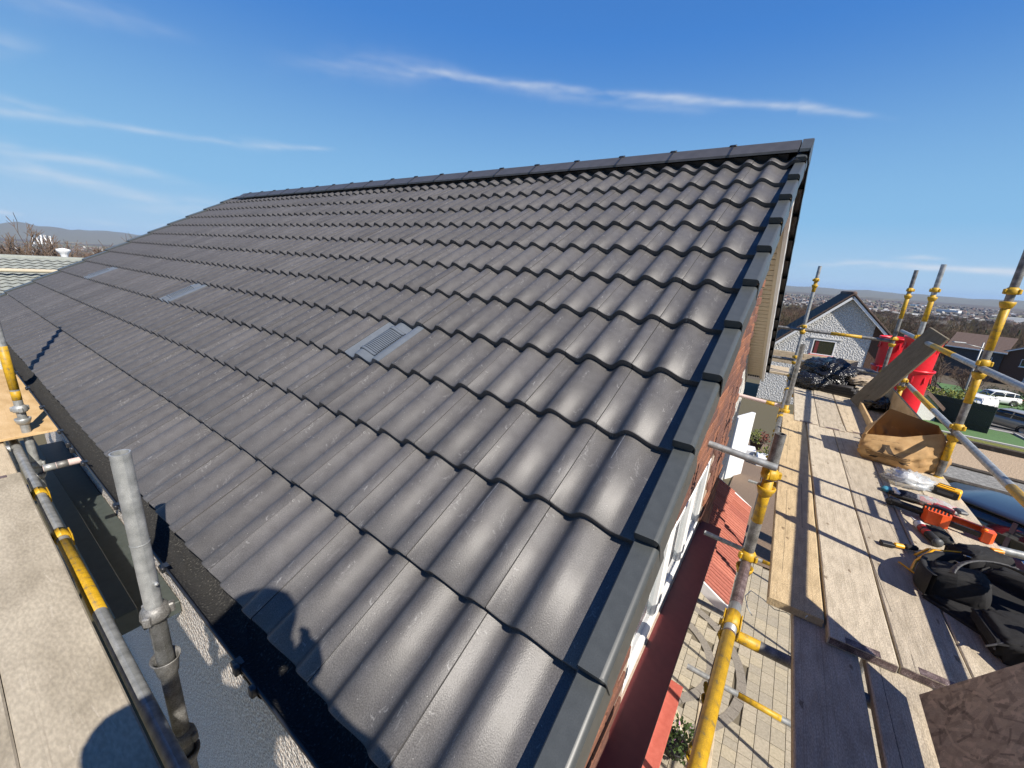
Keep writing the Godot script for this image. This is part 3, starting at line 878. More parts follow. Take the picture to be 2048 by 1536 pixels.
func build_house() -> void:
	var house := thing("house", "brick and harled house with a newly laid dark grey tiled roof", "house")
	# ---- roof deck and tiles
	var st := st_new()
	var e0 := on_roof(0.02, -0.30, -0.075)
	var e1 := on_roof(0.02, 3.66, -0.075)
	for side in 2:
		var a := e0 if side == 0 else on_rear(0.02, 4.86, -0.075)
		var b := e1 if side == 0 else on_rear(0.02, -0.02, -0.075)
		var L := Vector3(-9.38, 0, 0)
		var t := Vector3(0, -0.05, 0)
		if side == 0:
			quad(st, a, b, b + L, a + L)
		else:
			quad(st, b, a, a + L, b + L)
		quad(st, a + t, a + t + L, b + t + L, b + t)
		quad(st, a, a + L, a + L + t, a + t)
		quad(st, a, a + t, b + t, b)
		quad(st, a + L, b + L, b + t + L, a + t + L)
	var roof := obj("roof", st, M.tile_edge, house)
	var full := tile_mesh(0.42)
	var last := tile_mesh(0.42, 0.029, -0.1488, 0.1488, 0.0575)
	var last_eave := tile_mesh(0.44, 0.029, -0.1488, 0.1488, 0.0575)
	var short := tile_mesh(0.17)
	var eave := tile_mesh(0.44)
	var rb := Basis(Vector3.RIGHT, roof_n(), -up_dir())
	var spots := []
	for course in 12:
		for m in range(-1, 30):
			var v := -0.36 if course == 0 else (course - 1) * GAUGE
			spots.append([course, m, on_roof(-0.41 - 0.3 * m, v, 0.0)])
	var eye := V(0.229, 0.822, 0.664)
	spots.sort_custom(func(a, b): return eye.distance_to(a[2]) < eye.distance_to(b[2]))
	var r := RandomNumberGenerator.new()
	r.seed = 4
	var rest := st_new()
	var n := 0
	for s in spots:
		var xf := Transform3D(rb * Basis(Vector3.UP, r.randf_range(-0.002, 0.002)) * Basis(Vector3.RIGHT, r.randf_range(-0.003, 0.003)), s[2] + roof_n() * r.randf_range(-0.0012, 0.0012) + Vector3(0, 0, r.randf_range(-0.002, 0.002)))
		var mesh: ArrayMesh = eave if s[0] == 0 else (short if s[0] == 11 else full)
		if s[1] == -1 and s[0] != 11:
			mesh = last_eave if s[0] == 0 else last
		if s[0] == 3 and s[1] in [4, 14, 24]:
			obj("vent_tile", vent_mesh(), M.vent, roof, xf)
			continue
		if n < 300:
			obj("roof_tile", mesh, M.tiles[r.randi() % 6], roof, xf)
		else:
			rest.append_from(mesh, 0, xf)
		n += 1
	var ro := obj("farthest_tiles", rest.commit(), M.tiles[2], roof)
	ro.set_meta("kind", "stuff")
	var cap := cap_mesh(0.375)
	var capt := cap_mesh(0.2)
	for course in 12:
		var v := -0.36 if course == 0 else (course - 1) * GAUGE
		var xf := Transform3D(rb * Basis(Vector3.UP, r.randf_range(-0.006, 0.006)) * Basis(Vector3.BACK, r.randf_range(-0.02, 0.02)), on_roof(r.randf_range(-0.002, 0.002), v, 0.004))
		obj("verge_cap", capt if course == 11 else cap, M.cap, roof, xf)
		var lc := st_new()
		box(lc, Vector3(-0.07, -0.014 - 0.012, -0.17), Vector3(0.15, 0.03, 0.36), Basis(Vector3.RIGHT, -0.06), 0.004)
		obj("verge_cap", lc, M.cap, roof, Transform3D(rb, on_roof(-9.27, v, 0.0)))
	var rear := Basis(Vector3.RIGHT, Vector3(0, cos(SLOPE), -sin(SLOPE)), Vector3(0, -sin(SLOPE), -cos(SLOPE)))
	for course in 14:
		# on the rear slope the flange hangs outside, the same unit turned the other way
		obj("verge_cap", cap, M.cap, roof, Transform3D(rear, on_rear(0.012, 4.9 - course * GAUGE, 0.0)))
	var back := st_new()
	for course in 14:
		var p := on_rear(-4.7, 4.9 - course * GAUGE - 0.17, -0.04)
		box(back, p, Vector3(9.3, 0.03, 0.40), rear * Basis(Vector3.RIGHT, 0.06))
	var bo := obj("rear_courses", back, M.tiles[1], roof)
	bo.set_meta("kind", "stuff")
	# ---- ridge
	var rx := 0.045
	var rp := []
	for q in [[0.15, -0.102], [0.15, -0.085], [0.036, -0.003], [0.02, 0.007], [0.0, 0.011], [-0.02, 0.007], [-0.036, -0.003], [-0.15, -0.085], [-0.15, -0.102], [-0.03, -0.022], [0.03, -0.022]]:
		rp.append(Vector2(-3.185 + q[0], 1.84 + q[1]))
	var up := []
	for q in [[0.154, -0.103], [0.154, -0.083], [0.037, 0.001], [0.02, 0.011], [0.0, 0.015], [-0.02, 0.011], [-0.037, 0.001], [-0.154, -0.083], [-0.154, -0.103], [-0.03, -0.024], [0.03, -0.024]]:
		up.append(Vector2(-3.185 + q[0], 1.84 + q[1]))
	var cst := st_new()
	xprism(cst, up, 0.012, 0.075)
	var endp := []
	for q in [[0.18, -0.15], [0.18, -0.1], [0.0, 0.012], [-0.18, -0.1], [-0.18, -0.15]]:
		endp.append(Vector2(-3.185 + q[0], 1.84 + q[1]))
	xprism(cst, endp, 0.076, 0.079)
	obj("ridge_end_cap", cst, M.cap, roof)
	for k in 20:
		var x1 := 0.005 - 0.45 * k
		var x0 := x1 - 0.442
		if k == 19:
			x0 = x1 - 0.26
		var s := st_new()
		xprism(s, rp, x0, x1)
		obj("ridge_tile", s, M.ridge, roof)
		if k < 19:
			var u := st_new()
			xprism(u, up, x0 - 0.012, x0 + 0.004)
			box(u, V(x0 - 0.004, 1.85, -3.165), Vector3(0.05, 0.012, 0.03), Basis(Vector3.RIGHT, 0.4), 0.003)
			obj("ridge_union", u, M.black_plastic, roof)
			var mk := st_new()
			box(mk, V(x0 - 0.05 + r.randf() * 0.02, 1.79, -3.10), Vector3(0.05, 0.002, 0.01), Basis(Vector3.RIGHT, 0.72), 0.0)
			box(mk, V(x0 + 0.045, 1.776, -3.082), Vector3(0.035, 0.002, 0.008), Basis(Vector3.RIGHT, 0.72), 0.0)
			obj("mastic_smear", mk, M.label_white, roof)
	# dark ventilating roll under the ridge
	var vr := st_new()
	box(vr, on_roof(-4.4, 3.56, -0.035), Vector3(8.7, 0.06, 0.05), rb)
	obj("ridge_roll", vr, M.black_plastic, roof)
	# ---- eaves: fascia, soffit, gutter
	var f := st_new()
	box(f, V(-4.65, -0.31, 0.236), Vector3(9.4, 0.2, 0.02))
	obj("fascia", f, M.black_plastic, house)
	f = st_new()
	box(f, V(-4.65, -0.405, 0.12), Vector3(9.4, 0.012, 0.21))
	obj("soffit", f, M.black_plastic, house)
	build_gutter(house)
	# ---- walls
	var w := st_new()
	box(w, V(-4.62, -2.51, -0.12), Vector3(9.2, 4.18, 0.24))
	obj("eaves_wall", w, M.dash, house)
	var gt := st_new()
	box(gt, V(-5.2, -1.72, 0.29), Vector3(4.2, 0.16, 0.12), Basis.IDENTITY, 0.006)
	box(gt, V(-5.2, -1.80, 0.115), Vector3(4.2, 0.1, 0.22), Basis.IDENTITY, 0.004)
	obj("green_canopy_trim", gt, M.green_trim, house)
	build_gable(house)
	build_rear_wing(house)

func build_gutter(house: Node3D) -> void:
	var st := st_new(false)
	var c := Vector2(0.318, -0.238)
	var n := 12
	var prof := []
	for k in n + 1:
		var a := PI + PI * k / n
		prof.append(c + Vector2(cos(a) * 0.056, sin(a) * 0.056))
	prof.append(c + Vector2(0.061, 0.004))
	prof.append(c + Vector2(0.058, 0.008))
	prof.append(c + Vector2(0.052, 0.004))
	for k in range(n, -1, -1):
		var a := PI + PI * k / n
		prof.append(c + Vector2(cos(a) * 0.052, sin(a) * 0.052))
	for k in prof.size() - 1:
		var p: Vector2 = prof[k]
		var q: Vector2 = prof[k + 1]
		quad(st, V(-9.45, p.y, p.x), V(-9.45, q.y, q.x), V(0.09, q.y, q.x), V(0.09, p.y, p.x))
	var g := obj("gutter", st, M.black_plastic, house)
	var d := st_new(false)
	var nz := FastNoiseLite.new()
	nz.seed = 2
	nz.frequency = 3.0
	sheet(d, func(u: float, v: float) -> Vector3:
		var x := lerpf(-9.4, 0.08, u)
		var z := c.x + lerpf(-0.05, 0.047, v)
		var low := c.y - sqrt(maxf(0.0, 0.052 * 0.052 - pow(z - c.x, 2.0)))
		return V(x, maxf(low + 0.001, c.y - 0.05 + 0.022 * nz.get_noise_2d(x * 1.4, z * 9.0) - 0.28 * (z - c.x)), z), 300, 8, true)
	obj("moss_and_silt", d, M.gutter_dirt, g)
	for k in 17:
		var x := -0.22 - 0.56 * k
		var b := st_new(false)
		var pr := []
		for j in 13:
			var a := PI + PI * j / 12.0
			pr.append(c + Vector2(cos(a), sin(a)) * 0.0605)
		pr.append(c + Vector2(0.066, 0.012))
		pr.append(c + Vector2(0.046, 0.013))
		for j in pr.size() - 1:
			quad(b, V(x - 0.014, pr[j].y, pr[j].x), V(x - 0.014, pr[j + 1].y, pr[j + 1].x), V(x + 0.014, pr[j + 1].y, pr[j + 1].x), V(x + 0.014, pr[j].y, pr[j].x))
		box(b, V(x, c.y + 0.004, c.x + 0.064), Vector3(0.034, 0.02, 0.012), Basis.IDENTITY, 0.003)
		obj("gutter_bracket", b, M.black_plastic, g)
	for x in [-0.72, -2.72, -4.9]:
		var u := st_new(false)
		var pr := []
		for j in 13:
			var a := PI + PI * j / 12.0
			pr.append(c + Vector2(cos(a), sin(a)) * 0.062)
		for j in pr.size() - 1:
			quad(u, V(x - 0.05, pr[j].y, pr[j].x), V(x - 0.05, pr[j + 1].y, pr[j + 1].x), V(x + 0.05, pr[j + 1].y, pr[j + 1].x), V(x + 0.05, pr[j].y, pr[j].x))
		for e in [-0.045, 0.045]:
			box(u, V(x + e, c.y + 0.006, c.x + 0.066), Vector3(0.02, 0.03, 0.016), Basis.IDENTITY, 0.003)
		obj("gutter_union", u, M.black_plastic, g)

func build_gable(house: Node3D) -> void:
	var rake := func(z: float) -> float: return minf(-z * tan(SLOPE) - 0.115, 1.7 + (z + 3.19) * tan(SLOPE) - 0.02)
	var zf := 0.0
	var zb := -3.56
	var w0 := -2.6
	var w1 := -0.85
	var y0 := -1.12
	var y1 := -0.42
	# backing that shows as mortar, left open at the window
	var st := st_new()
	var put := func(zy: Array) -> void: xprism(st, zy, -0.285, -0.057)
	put.call([Vector2(zf, -4.6), Vector2(zf, rake.call(zf)), Vector2(w1, rake.call(w1)), Vector2(w1, -4.6)])
	put.call([Vector2(w1, -4.6), Vector2(w1, y0), Vector2(w0, y0), Vector2(w0, -4.6)])
	put.call([Vector2(w1, y1), Vector2(w1, rake.call(w1)), Vector2(w0, rake.call(w0)), Vector2(w0, y1)])
	put.call([Vector2(w0, -4.6), Vector2(w0, rake.call(w0)), Vector2(-3.19, rake.call(-3.19)), Vector2(zb, rake.call(zb)), Vector2(zb, -4.6)])
	var wall := obj("gable_wall", st, M.mortar, house)
	var r := RandomNumberGenerator.new()
	r.seed = 12
	var meshes := []
	for l in [0.215, 0.1025]:
		var s := st_new()
		box(s, Vector3.ZERO, Vector3(0.05, 0.065, l), Basis.IDENTITY, 0.004)
		meshes.append(done(s))
	var eye := V(0.229, 0.822, 0.664)
	var spots := []
	var c := 0
	var y := -4.56
	while y < 1.75:
		var z := -0.02 if c % 2 == 0 else -0.02 - 0.1125
		if c % 2 == 1:
			spots.append([Vector3(0, y, -0.02 - 0.05), 1])
		while z > zb + 0.1:
			spots.append([Vector3(0, y, z - 0.1075), 0])
			z -= 0.225
		y += 0.075
		c += 1
	var keep := []
	for s in spots:
		var p: Vector3 = s[0]
		var h: float = 0.1075 if s[1] == 0 else 0.05
		if p.y + 0.035 > minf(rake.call(p.z + h), rake.call(p.z - h)) + 0.03:
			continue
		if p.z - h < w1 and p.z + h > w0 and p.y > y0 - 0.05 and p.y < y1 + 0.035:
			continue
		if p.y < -3.0:
			continue
		keep.append(s)
	# the ones nearest the verge show largest
	keep.sort_custom(func(a, b): return eye.distance_to(V(0, a[0].y, a[0].z)) < eye.distance_to(V(0, b[0].y, b[0].z)))
	var late := {}
	for k in keep.size():
		var p: Vector3 = keep[k][0]
		var mt: Material = M.bricks[r.randi() % 5]
		var xf := Transform3D(Basis(Vector3.UP, r.randf_range(-0.006, 0.006)), V(-0.07 + r.randf_range(-0.0015, 0.002), p.y, p.z))
		if k < 300:
			obj("brick", meshes[keep[k][1]], mt, wall, xf)
		else:
			if not late.has(mt):
				late[mt] = st_new()
			late[mt].append_from(meshes[keep[k][1]], 0, xf)
	var am := ArrayMesh.new()
	for mt in late:
		late[mt].commit(am)
		am.surface_set_material(am.get_surface_count() - 1, mt)
	var o := MeshInstance3D.new()
	o.mesh = am
	o.name = "lower_bricks"
	wall.add_child(o)
	o.set_meta("kind", "stuff")
	# window: outer frame, three casements and panes, dark room behind
	var win := st_new()
	var zc := (w0 + w1) / 2
	var yc := (y0 + y1) / 2
	for k in 2:
		box(win, V(-0.1, (y0 + 0.025) if k == 0 else (y1 - 0.025), zc), Vector3(0.07, 0.05, w1 - w0 - 0.004), Basis.IDENTITY, 0.006)
		box(win, V(-0.1002, yc, w0 + 0.027 if k == 0 else w1 - 0.027), Vector3(0.07, y1 - y0 - 0.1, 0.05), Basis.IDENTITY, 0.006)
	for k in [1, 2]:
		box(win, V(-0.101, yc, w0 + (w1 - w0) * k / 3.0), Vector3(0.07, y1 - y0 - 0.1, 0.05), Basis.IDENTITY, 0.006)
	var wo := obj("window", win, M.white, house)
	for k in 3:
		var za := w0 + (w1 - w0) * k / 3.0 + 0.03
		var zb2 := w0 + (w1 - w0) * (k + 1) / 3.0 - 0.03
		var cs := st_new()
		for e in [[y0 + 0.07, 0], [y1 - 0.07, 0]]:
			box(cs, V(-0.085, e[0], (za + zb2) / 2), Vector3(0.05, 0.035, zb2 - za), Basis.IDENTITY, 0.005)
		for e in [za + 0.019, zb2 - 0.019]:
			box(cs, V(-0.0855, yc, e), Vector3(0.05, y1 - y0 - 0.176, 0.033), Basis.IDENTITY, 0.005)
		obj("casement", cs, M.white, wo)
		var ps := st_new()
		box(ps, V(-0.09, yc, (za + zb2) / 2), Vector3(0.012, y1 - y0 - 0.178, zb2 - za - 0.072))
		obj("pane", ps, M.pane, wo)
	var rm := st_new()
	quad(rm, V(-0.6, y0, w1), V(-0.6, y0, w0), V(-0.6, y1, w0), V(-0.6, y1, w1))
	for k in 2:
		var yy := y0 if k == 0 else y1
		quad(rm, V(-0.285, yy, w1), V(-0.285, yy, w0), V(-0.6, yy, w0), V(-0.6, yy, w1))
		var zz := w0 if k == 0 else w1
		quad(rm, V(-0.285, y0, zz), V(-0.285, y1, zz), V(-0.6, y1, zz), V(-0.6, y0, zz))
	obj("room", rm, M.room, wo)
	var sl := st_new()
	box(sl, V(0.01, y0 - 0.05, -1.6), Vector3(0.19, 0.075, 2.34), Basis(Vector3.BACK, -0.05), 0.006)
	obj("window_sill", sl, M.maroon, house)
	# ground floor: projecting red sill and brick apron with a soldier course
	var ap := st_new()
	box(ap, V(0.0, -3.4, -1.5), Vector3(0.1, 1.5, 1.9))
	var apron := obj("lower_apron", ap, M.mortar, house)
	var am2 := st_new()
	box(am2, Vector3.ZERO, Vector3(0.04, 0.2, 0.065), Basis.IDENTITY, 0.004)
	var sold := done(am2)
	for k in 24:
		obj("brick", sold, M.bricks[r.randi() % 5], apron, Transform3D(Basis.IDENTITY, V(0.04, -2.78, -0.62 - 0.075 * k)))
	var ls := st_new()
	box(ls, V(0.02, -2.62, -1.5), Vector3(0.2, 0.06, 2.0), Basis(Vector3.BACK, -0.08), 0.006)
	obj("lower_sill", ls, M.red_paint, house)
	var wf := st_new()
	box(wf, V(-0.025, -2.56, -1.5), Vector3(0.05, 0.06, 1.86), Basis.IDENTITY, 0.006)
	box(wf, V(-0.025, -1.45, -1.5), Vector3(0.05, 0.06, 1.86), Basis.IDENTITY, 0.006)
	for z in [-0.6, -1.2, -1.8, -2.4]:
		box(wf, V(-0.025, -2.0, z), Vector3(0.05, 1.06, 0.06), Basis.IDENTITY, 0.006)
	var lw := obj("lower_window", wf, M.white, house)
	var lp := st_new()
	box(lp, V(-0.033, -2.0, -1.5), Vector3(0.012, 1.06, 1.78))
	obj("pane", lp, M.dark_glass, lw)
	build_canopy(house, r)

func build_canopy(house: Node3D, r: RandomNumberGenerator) -> void:
	# small lean-to canopy of red interlocking tiles over the side door
	var z0 := -3.66
	var z1 := -6.1
	var top := Vector2(-0.22, -2.2)
	var bot := Vector2(0.29, -2.52)
	var st := st_new()
	for zz in [z0 + 0.015, z1 - 0.015]:
		box(st, V(0.035, -2.41, zz), Vector3(0.58, 0.12, 0.022), Basis(Vector3.BACK, atan2(bot.y - top.y, bot.x - top.x)), 0.003)
	box(st, V(0.295, -2.59, (z0 + z1) / 2), Vector3(0.02, 0.1, z0 - z1), Basis.IDENTITY, 0.003)
	var cp := obj("door_canopy", st, M.white, house)
	var dirn := (bot - top).normalized()
	var len_ := top.distance_to(bot)
	var b := Basis(Vector3(dirn.x, dirn.y, 0), Vector3(-dirn.y, dirn.x, 0), Vector3.BACK)
	var tm := st_new()
	var tw := 0.2
	box(tm, Vector3(0, 0, 0), Vector3(len_ / 2 + 0.02, 0.014, tw - 0.004), Basis.IDENTITY, 0.003)
	for k in [-0.085, -0.03, 0.03, 0.085]:
		box(tm, Vector3(0, 0.012, k), Vector3(len_ / 2 + 0.018, 0.014, 0.022), Basis.IDENTITY, 0.005)
	var mesh := done(tm)
	for row in 2:
		for k in 12:
			var t := len_ * (0.25 + 0.5 * row)
			var p := top + dirn * t
			obj("canopy_tile", mesh, M.canopy[r.randi() % 3], cp, Transform3D(b * Basis(Vector3.BACK, 0.05), V(p.x, p.y + 0.02 + 0.012 * (1 - row), z0 - 0.1 - tw * k)))

func build_rear_wing(house: Node3D) -> void:
	var st := st_new()
	var e := 4.74
	xprism(st, [Vector2(-3.57, -4.6), Vector2(-3.57, 1.43), Vector2(-7.2, -0.62), Vector2(-7.2, -4.6)], -0.46, -0.22)
	obj("rear_wall", st, M.harl, house)
	var bb := Basis(Vector3.RIGHT, Vector3(0, cos(SLOPE), -sin(SLOPE)), Vector3(0, -sin(SLOPE), -cos(SLOPE)))
	var bs := st_new()
	box(bs, Vector3.ZERO, Vector3(0.19, 0.01, 0.09), Basis.IDENTITY, 0.003)
	var board := done(bs)
	for k in 47:
		obj("soffit_board", board, M.cream, house, Transform3D(bb, on_rear(-0.133, 0.08 + k * 0.1, -0.165)))
	var gb := st_new()
	box(gb, on_rear(0.013, 2.42, -0.14), Vector3(0.034, 0.16, 4.86), bb, 0.002)
	obj("bargeboard", gb, M.white, house)
	var ib := st_new()
	box(ib, on_rear(-0.0215, 2.4, -0.165), Vector3(0.033, 0.07, 4.8), bb, 0.002)
	obj("inner_bargeboard", ib, M.cream, house)
	var cf := st_new()
	for k in 8:
		box(cf, on_rear(0.03 - k * 0.034, 4.84, -0.15), Vector3(0.03, 0.03, 0.02), bb, 0.008)
	obj("eaves_comb", cf, M.black_plastic, house)

# ---------------------------------------------------------------- scaffolds
const TR := 0.02415              # outer radius of a scaffold tube
# the scaffold beside the gable runs a little askew to the house
func sx(x: float, z: float) -> float:
	return x - 0.0155 * (z + 2.5)

func cup_mesh() -> ArrayMesh:
	var st := st_new(false)
	# lower bowl and captive top cup with its locking lug
	lathe(st, [Vector2(TR, -0.05), Vector2(0.031, -0.045), Vector2(0.041, -0.018), Vector2(0.043, -0.002), Vector2(0.038, 0.0), Vector2(0.027, -0.012), Vector2(TR, -0.014)], 16)
	return done(st)

func lock_mesh() -> ArrayMesh:
	var st := st_new(false)
	lathe(st, [Vector2(TR, 0.0), Vector2(0.037, 0.0), Vector2(0.041, 0.012), Vector2(0.038, 0.034), Vector2(0.031, 0.046), Vector2(TR, 0.05)], 16)
	st.set_smooth_group(-1)
	for a in [0.4, 2.5, 4.6]:
		box(st, Vector3(cos(a) * 0.041, 0.02, sin(a) * 0.041), Vector3(0.018, 0.036, 0.022), Basis(Vector3.UP, -a), 0.004)
	return done(st)

func tube_part(parent: Node, called: String, a: Vector3, b: Vector3, m: Material, r := TR) -> MeshInstance3D:
	# meshes run along local +y from a so that the wear lies along the tube
	var st := st_new(false)
	pipe(st, Vector3.ZERO, Vector3(0, a.distance_to(b), 0), r, 16)
	return obj(called, st, m, parent, Transform3D(frame_of(b - a), a))

func band(tube: MeshInstance3D, y0: float, y1: float, m: Material, r := TR + 0.0008) -> void:
	var st := st_new(false)
	lathe(st, [Vector2(TR - 0.002, y0), Vector2(r, y0 + 0.001), Vector2(r, y1 - 0.001), Vector2(TR - 0.002, y1)], 16)
	obj("painted_band", st, m, tube)

var cup: ArrayMesh
var lock: ArrayMesh

func standard(parent: Node, x: float, z: float, y0: float, y1: float, m: Material, bands: Array, cups: Array, cm: Material = null) -> MeshInstance3D:
	var t := tube_part(parent, "standard", V(x, y0, z), V(x, y1, z), m)
	for b in bands:
		band(t, b[0] - y0, b[1] - y0, b[2])
	for c in cups:
		var k: Material = cm if cm != null else (M.yellow as Material)
		obj("lower_cup", cup, k, t, Transform3D(Basis.IDENTITY, Vector3(0, c - 0.03 - y0, 0)))
		obj("locking_cup", lock, k, t, Transform3D(Basis(Vector3.UP, fmod(absf(c * 7.3 + x * 3.1 + z), TAU)), Vector3(0, c + 0.02 - y0, 0)))
	return t

# a saddle bracket where a transom hooks over a ledger
func hook(parent: Node, p: Vector3, m: Material, along: Vector3) -> void:
	var st := st_new(false)
	var b := frame_of(along)
	lathe(st, [Vector2(0.0255, -0.045), Vector2(0.031, -0.045), Vector2(0.031, 0.045), Vector2(0.0255, 0.045)], 16, Vector3.ZERO, b)
	st.set_smooth_group(-1)
	for s in [-1.0, 1.0]:
		box(st, Vector3(0.034 * s, -0.02, 0) if absf(along.x) < 0.5 else Vector3(0, -0.02, 0.034 * s), Vector3(0.006, 0.07, 0.09) if absf(along.x) < 0.5 else Vector3(0.09, 0.07, 0.006), Basis.IDENTITY, 0.002)
	obj("saddle_bracket", st, m, parent, Transform3D(Basis.IDENTITY, p))

func build_scaffolds() -> void:
	cup = cup_mesh()
	lock = lock_mesh()
	var g := thing("scaffold", "yellow banded tube scaffold beside the brick gable", "scaffold", Vector3.ZERO, 0.0, "scaffolds round the house")
	var Y: Material = M.yellow
	# inner row
	standard(g, sx(0.31, -1.62), -1.62, -4.6, 0.13, M.steel, [[-0.37, -0.12, Y], [-1.3, -1.0, Y]], [-0.13, -0.62, -1.1, -1.6, -2.1, -2.6])
	standard(g, sx(0.337, -4.9), -4.9, -4.6, 0.22, M.steel, [[-0.75, -0.5, Y]], [-0.62, -1.1, -1.6, -2.1, -2.6], null)
	standard(g, sx(0.31, -7.3), -7.3, -4.6, 1.17, M.galv, [[0.78, 0.98, Y], [0.14, 0.2, Y]], [0.92, 0.2, -0.3, -0.62, -1.1, -1.6, -2.1], null)
	standard(g, sx(0.31, 0.55), 0.55, -4.6, -0.45, M.steel, [[-1.4, -1.1, Y]], [-0.62, -1.1, -2.1])
	# outer row
	standard(g, sx(1.45, -3.84), -3.84, -4.6, 1.65, M.steel, [[0.47, 0.78, Y], [0.05, 0.27, Y], [-0.44, -0.22, Y]], [0.86, 0.33, -0.19, -0.65, -1.1, -1.6, -2.1])
	standard(g, sx(1.40, -5.85), -5.85, -4.6, 1.18, M.galv, [[0.55, 0.85, Y], [-0.55, -0.25, Y]], [0.86, 0.33, -0.19, -0.65])
	standard(g, sx(1.40, -7.3), -7.3, -4.6, 1.17, M.steel, [[0.5, 0.85, Y]], [0.86, 0.17, -0.33, -0.65])
	standard(g, sx(1.45, -1.9), -1.9, -4.6, 1.3, M.steel, [[0.4, 0.75, Y]], [0.86, 0.33, -0.19, -0.65])
	standard(g, sx(1.50, 0.36), 0.36, -4.6, 1.06, M.steel, [[0.4, 0.75, Y]], [0.33, -0.19, -0.65])
	# ledgers at deck level and guard rails, run by run
	var runs := [[0.36, -1.9], [-1.9, -3.84], [-3.84, -5.85], [-5.85, -7.3]]
	for k in runs.size():
		var z0: float = runs[k][0]
		var z1: float = runs[k][1]
		for e in [[0.33, "guard_rail"], [-0.195, "guard_rail"], [-0.655, "ledger"]]:
			var xo: float = 1.45 + (0.04 if e[0] < -0.5 else 0.0)
			var t := tube_part(g, e[1], V(sx(xo, z0), e[0], z0 - 0.03), V(sx(xo, z1), e[0], z1 + 0.03), M.galv)
			var l := absf(z1 - z0)
			if e[1] == "ledger":
				band(t, l * 0.3, l * 0.55, Y)
			elif k == 1:
				band(t, l * 0.08, l * 0.4, Y)
			elif k == 2:
				band(t, l * 0.35, l * 0.75, Y)
	for e in [[0.55, -1.62], [-1.62, -4.9], [-4.9, -7.3]]:
		var near: bool = e[0] > 0.0
		var t := tube_part(g, "ledger", V(sx(0.31, e[0]), -0.615, e[0] - 0.03), V(sx(0.31, e[1]), -0.615, e[1] + 0.03), M.rusty if near else M.steel)
		if near:
			band(t, 0.0, 1.55, Y)
			band(t, 1.56, 1.75, M.galv, TR + 0.0005)
		tube_part(g, "ledger", V(sx(0.31, e[0]), -2.6, e[0] - 0.03), V(sx(0.31, e[1]), -2.6, e[1] + 0.03), M.steel)
	# transoms under the boards and on the lift below
	for z in [-1.12, -2.9, -4.72, -5.0, -6.3, -7.6, 0.3]:
		var yy := -0.68
		var t := tube_part(g, "transom", V(sx(0.29, z), yy, z), V(sx(1.53, z), yy, z), M.steel)
		band(t, 0.0, 0.14, Y)
		hook(g, V(sx(0.31, z), -0.615, z), Y, Vector3.BACK)
	for z in [-2.73, -4.9, -7.3, 0.5]:
		var t := tube_part(g, "transom", V(sx(0.10, z), -2.6, z), V(sx(1.5, z), -2.6, z), M.galv)
		band(t, 0.42, 0.74, Y)
	# end guard rails at the far end, and ties to the wall
	for yv in [0.17, -0.33]:
		var t := tube_part(g, "end_rail", V(sx(-0.55, -7.36), yv + 0.02, -7.36), V(sx(1.42, -7.36), yv, -7.36), M.steel)
		band(t, 1.22, 1.6, Y)
		if yv < 0:
			band(t, 0.9, 1.2, M.galv, TR + 0.0005)
	tube_part(g, "wall_tie", V(0.0, 0.0, -1.57), V(sx(0.33, -1.57), -0.03, -1.57), M.galv, 0.018)
	tube_part(g, "wall_tie", V(0.02, -0.98, -2.35), V(sx(0.33, -2.35), -1.0, -2.35), M.galv, 0.017)
	tube_part(g, "wall_tie", V(0.02, -1.45, -2.2), V(sx(0.33, -2.2), -1.47, -2.2), M.galv, 0.017)
	var pk := tube_part(g, "wall_tie", V(-0.2, -0.64, -5.5), V(sx(0.37, -5.5), -0.68, -5.5), M.pale_tube)
	band(pk, 0.36, 0.46, Y)
	# outrigger tube on the outside, low
	tube_part(g, "outrigger", V(sx(1.46, -2.95), -0.70, -2.95), V(3.2, -0.62, -3.1), M.galv)
	# ---- along the eaves
	var e := thing("scaffold", "galvanised tube scaffold along the gutter of the tiled roof", "scaffold", Vector3.ZERO, 0.0, "scaffolds round the house")
	standard(e, -1.28, 0.43, -4.6, -0.345, M.steel, [], [-0.95], M.steel)
	var top := tube_part(e, "standard", V(-1.28, -0.62, 0.43), V(-1.28, 0.235, 0.43), M.galv)
	obj("locking_cup", lock, M.steel, top, Transform3D(Basis(Vector3.UP, 0.7), Vector3(0, 0.26, 0)))
	var fl := st_new(false)
	lathe(fl, [Vector2(TR + 0.001, -0.06), Vector2(0.03, -0.055), Vector2(0.035, -0.01), Vector2(0.042, 0.006), Vector2(0.042, 0.012), Vector2(0.033, 0.0), Vector2(0.03, -0.02)], 18)
	obj("lower_cup", fl, M.steel, top, Transform3D(Basis.IDENTITY, Vector3(0, 0.08, 0)))
	var hole := st_new(false)
	rod(hole, Vector3(0, 0, 0), Vector3(0, 0, 0.0012), 0.0065, 0.0065, 10)
	obj("spigot_hole", hole, M.rubber, top, Transform3D(Basis(Vector3.UP, 0.62), Vector3(0, 0.62, 0) + Vector3(sin(0.62), 0, cos(0.62)) * (TR - 0.0006)))
	var seam := st_new(false)
	lathe(seam, [Vector2(TR, 0.545), Vector2(TR + 0.0015, 0.548), Vector2(TR, 0.551)], 16)
	obj("weld_seam", seam, M.galv, top)
	var pin := st_new(false)
	rod(pin, Vector3(-0.034, 0.40, 0.012), Vector3(-0.015, 0.40, 0.012), 0.006)
	obj("locking_pin", pin, M.galv, top)
	standard(e, -4.27, 0.43, -4.6, 1.25, M.galv, [[-0.26, 0.06, Y], [-0.34, -0.27, Y]], [-0.45, -0.9], M.galv)
	standard(e, -7.3, 0.43, -4.6, 0.4, M.galv, [], [-0.45, -0.9], M.galv)
